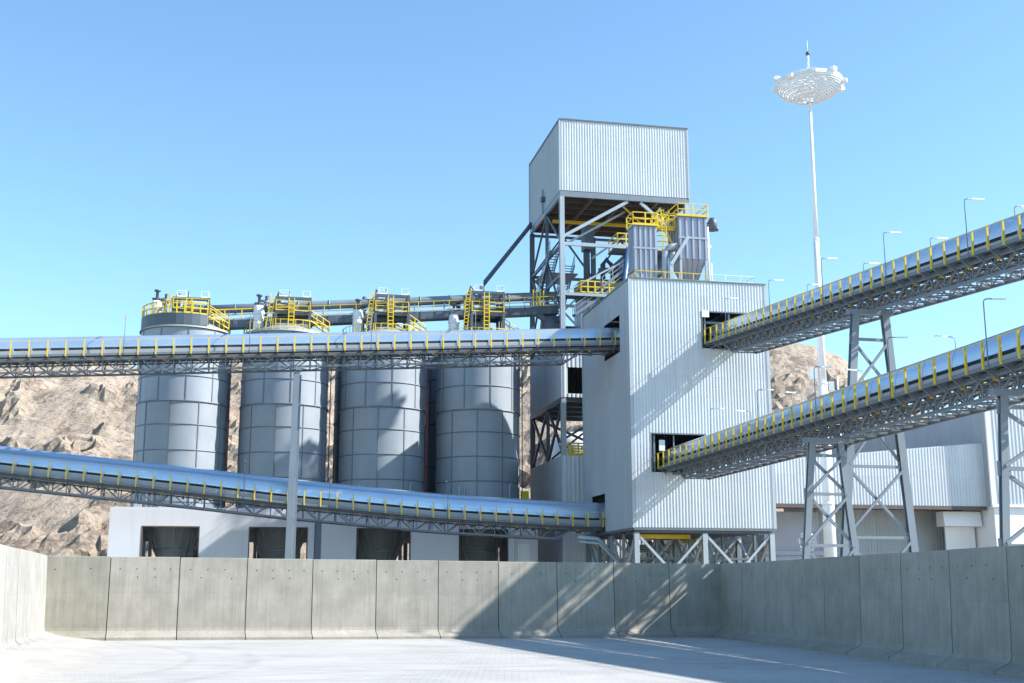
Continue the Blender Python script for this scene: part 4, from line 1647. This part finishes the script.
# thin pole beside it and a pale panel on the hillside
mb = MB()
mb.path([(0, 0, 0), (0, 0, 22.6)], .13, 8, .09)
single('pole', mb, 'mast', 'thin plain white pole just beside the tall light mast', 'pole', base=(30.3, 112, -.75), local=True)

# ------------------------------------------------------------------ warehouse on the right
WH = thing('warehouse', 'large pale corrugated warehouse with an overhanging lean-to, behind the trestles', 'building', (45, 20, -.7))
wy = 12.0


def wtop(u):                                          # the lean-to's top rises towards the main hall
    return 4.0 + u * .098


mb = MB()
mb.corr((17.2, wy, 10.36), (1, 0, 0), (0, -1, 0), 22.4, 6, (), .32, .05, wtop)
part('lean_to_front', mb, 'clad', WH)
mb = MB()
mb.hexa([(17.2, wy + .06, 14.3), (39.5, wy + .06, 16.5), (39.5, wy + 14, 16.5), (17.2, wy + 14, 14.3), (17.2, wy + .06, 14.42), (39.5, wy + .06, 16.62), (39.5, wy + 14, 16.62), (17.2, wy + 14, 14.42)])
part('lean_to_roof', mb, 'trim', WH)
mb = MB()
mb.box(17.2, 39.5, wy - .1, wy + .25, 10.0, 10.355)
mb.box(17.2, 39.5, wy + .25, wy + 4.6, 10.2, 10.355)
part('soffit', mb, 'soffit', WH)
mb = MB()
mb.corr((20.4, wy + 4.5, -.7), (1, 0, 0), (0, -1, 0), 19.2, 10.9, (), .32, .04)
mb.corr((17.2, wy + 14, 10.3), (0, -1, 0), (-1, 0, 0), 14, 4.1, (), .32, .04)
part('recessed_wall', mb, 'clad_shade', WH)
mb = MB()
mb.box(18.2, 23.9, wy + 4.2, wy + 4.45, -.7, 9.9)
mb.box(18.2, 24.2, wy + 3.9, wy + 4.15, 5.7, 6.1)
part('sliding_door', mb, 'door', WH)
# main hall: corner, gable, shaded flank going back
mb = MB()
mb.corr((39.62, 10.9, 10.4), (1, 0, 0), (0, -1, 0), 34, 12, (), .40, .06, lambda u: 9.7 + u * .10)
part('hall_front', mb, 'clad', WH)
mb = MB()
mb.corr((39.62, 52, 10.4), (0, -1, 0), (-1, 0, 0), 41.1, 9.7, (), .32, .04)
part('hall_side', mb, 'clad_shade', WH)
mb = MB()
mb.hexa([(39.6, 10.95, 20.05), (73.6, 10.95, 23.45), (73.6, 52, 23.45), (39.6, 52, 20.05), (39.55, 10.8, 20.12), (73.6, 10.8, 23.52), (73.6, 52, 23.52), (39.55, 52, 20.12)])
part('hall_roof', mb, 'trim', WH)
mb = MB()
mb.box(39.75, 73.6, 11.05, 11.4, -.7, 10.45)
mb.box(39.75, 40.1, 11.401, 52, -.7, 10.39)
part('plinth', mb, 'white', WH)
mb = MB()
mb.box(39.42, 39.75, 10.78, 11.0, 10.2, 20.1)
mb.box(39.5, 73.6, 10.76, 10.86, 10.25, 10.5)
mb.bar((41.0, 10.9, 1.0), (41.0, 10.9, 10.4), .1)
part('corner_trim', mb, 'white', WH)
# roller shutter with its drum housing
mb = MB()
a = [(34.75, 9.85), (34.75, 8.5), (34.9, 8.3)]
mb.hexa([(35.5, 12.9, 8.5), (39.55, 12.9, 8.5), (39.55, 14.4, 8.5), (35.5, 14.4, 8.5), (35.5, 13.1, 9.9), (39.55, 13.1, 9.9), (39.55, 14.4, 9.9), (35.5, 14.4, 9.9)])
part('shutter_housing', mb, 'white', WH)
mb = MB()
mb.box(36.3, 39.5, 14.25, 14.4, -.7, 8.48)
for k in range(30):
    mb.box(36.3, 39.5, 14.22, 14.247, -.6 + k * .29, -.45 + k * .29)
part('roller_shutter', mb, 'white', WH)

# cable reel on a stand at the narrow trestle
mb = MB()
for r, w_, dy in ((.52, .045, 0), (.52, .045, .25), (.3, .09, .12)):
    mb.path([(r * math.cos(a), dy, r * math.sin(a)) for a in [2 * math.pi * k / 20 for k in range(21)]], w_, 6, cap=False)
for k in range(4):
    a = math.pi * k / 4
    mb.bar((-.5 * math.cos(a), 0, -.5 * math.sin(a)), (.5 * math.cos(a), 0, .5 * math.sin(a)), .045)
mb.bar((0, .12, -5.9), (0, .12, 0), .14)
mb.bar((-.4, .12, -.45), (.4, .12, -.45), .1)
single('cable_reel', mb, 'steel_light', 'round grey cable reel on a stand at the foot of the narrow trestle', 'cable reel', plant=True, base=(1.15, -29.5, 5.15), local=True)

# ------------------------------------------------------------------ sun, sky, camera
AZ = math.radians(84.7)                               # light travels to the left and a little away
EL = math.radians(37.0)
L = Vector((-math.cos(EL) * math.sin(AZ), math.cos(EL) * math.cos(AZ), -math.sin(EL)))
sun = bpy.data.lights.new('sun', 'SUN')
sun.energy = 5.0
sun.angle = math.radians(.53)
sun.color = (1, .965, .915)
so = bpy.data.objects.new('sun', sun)
so.rotation_euler = L.to_track_quat('-Z', 'Y').to_euler()
COL.objects.link(so)

w = bpy.data.worlds.new('World')
S.world = w
w.use_nodes = True
nt = w.node_tree
bg = nt.nodes['Background']
sky = nt.nodes.new('ShaderNodeTexSky')
sky.sky_type = 'NISHITA'
sky.sun_disc = False
sky.sun_elevation = EL
sky.sun_rotation = math.atan2(-L.x, -L.y)
sky.altitude = 900
sky.air_density = 1.1
sky.dust_density = .4
sky.ozone_density = .9
bg.inputs[1].default_value = .135
nt.links.new(mix(nt, sky.outputs[0], (.75, .955, 1.03), 1.0, 'MULTIPLY'), bg.inputs[0])

cam = bpy.data.cameras.new('camera')
cam.sensor_width = 36
cam.lens = 1220 / 1024 * 36
cam.clip_end = 6000
co = bpy.data.objects.new('camera', cam)
co.location = (0, 0, 2.5)
co.rotation_euler = (math.pi / 2 + .2, 0, 0)
COL.objects.link(co)
S.camera = co

S.view_settings.view_transform = 'Standard'
S.view_settings.look = 'None'
S.view_settings.gamma = 1
S.view_settings.use_curve_mapping = False
S.view_settings.exposure = 1.03
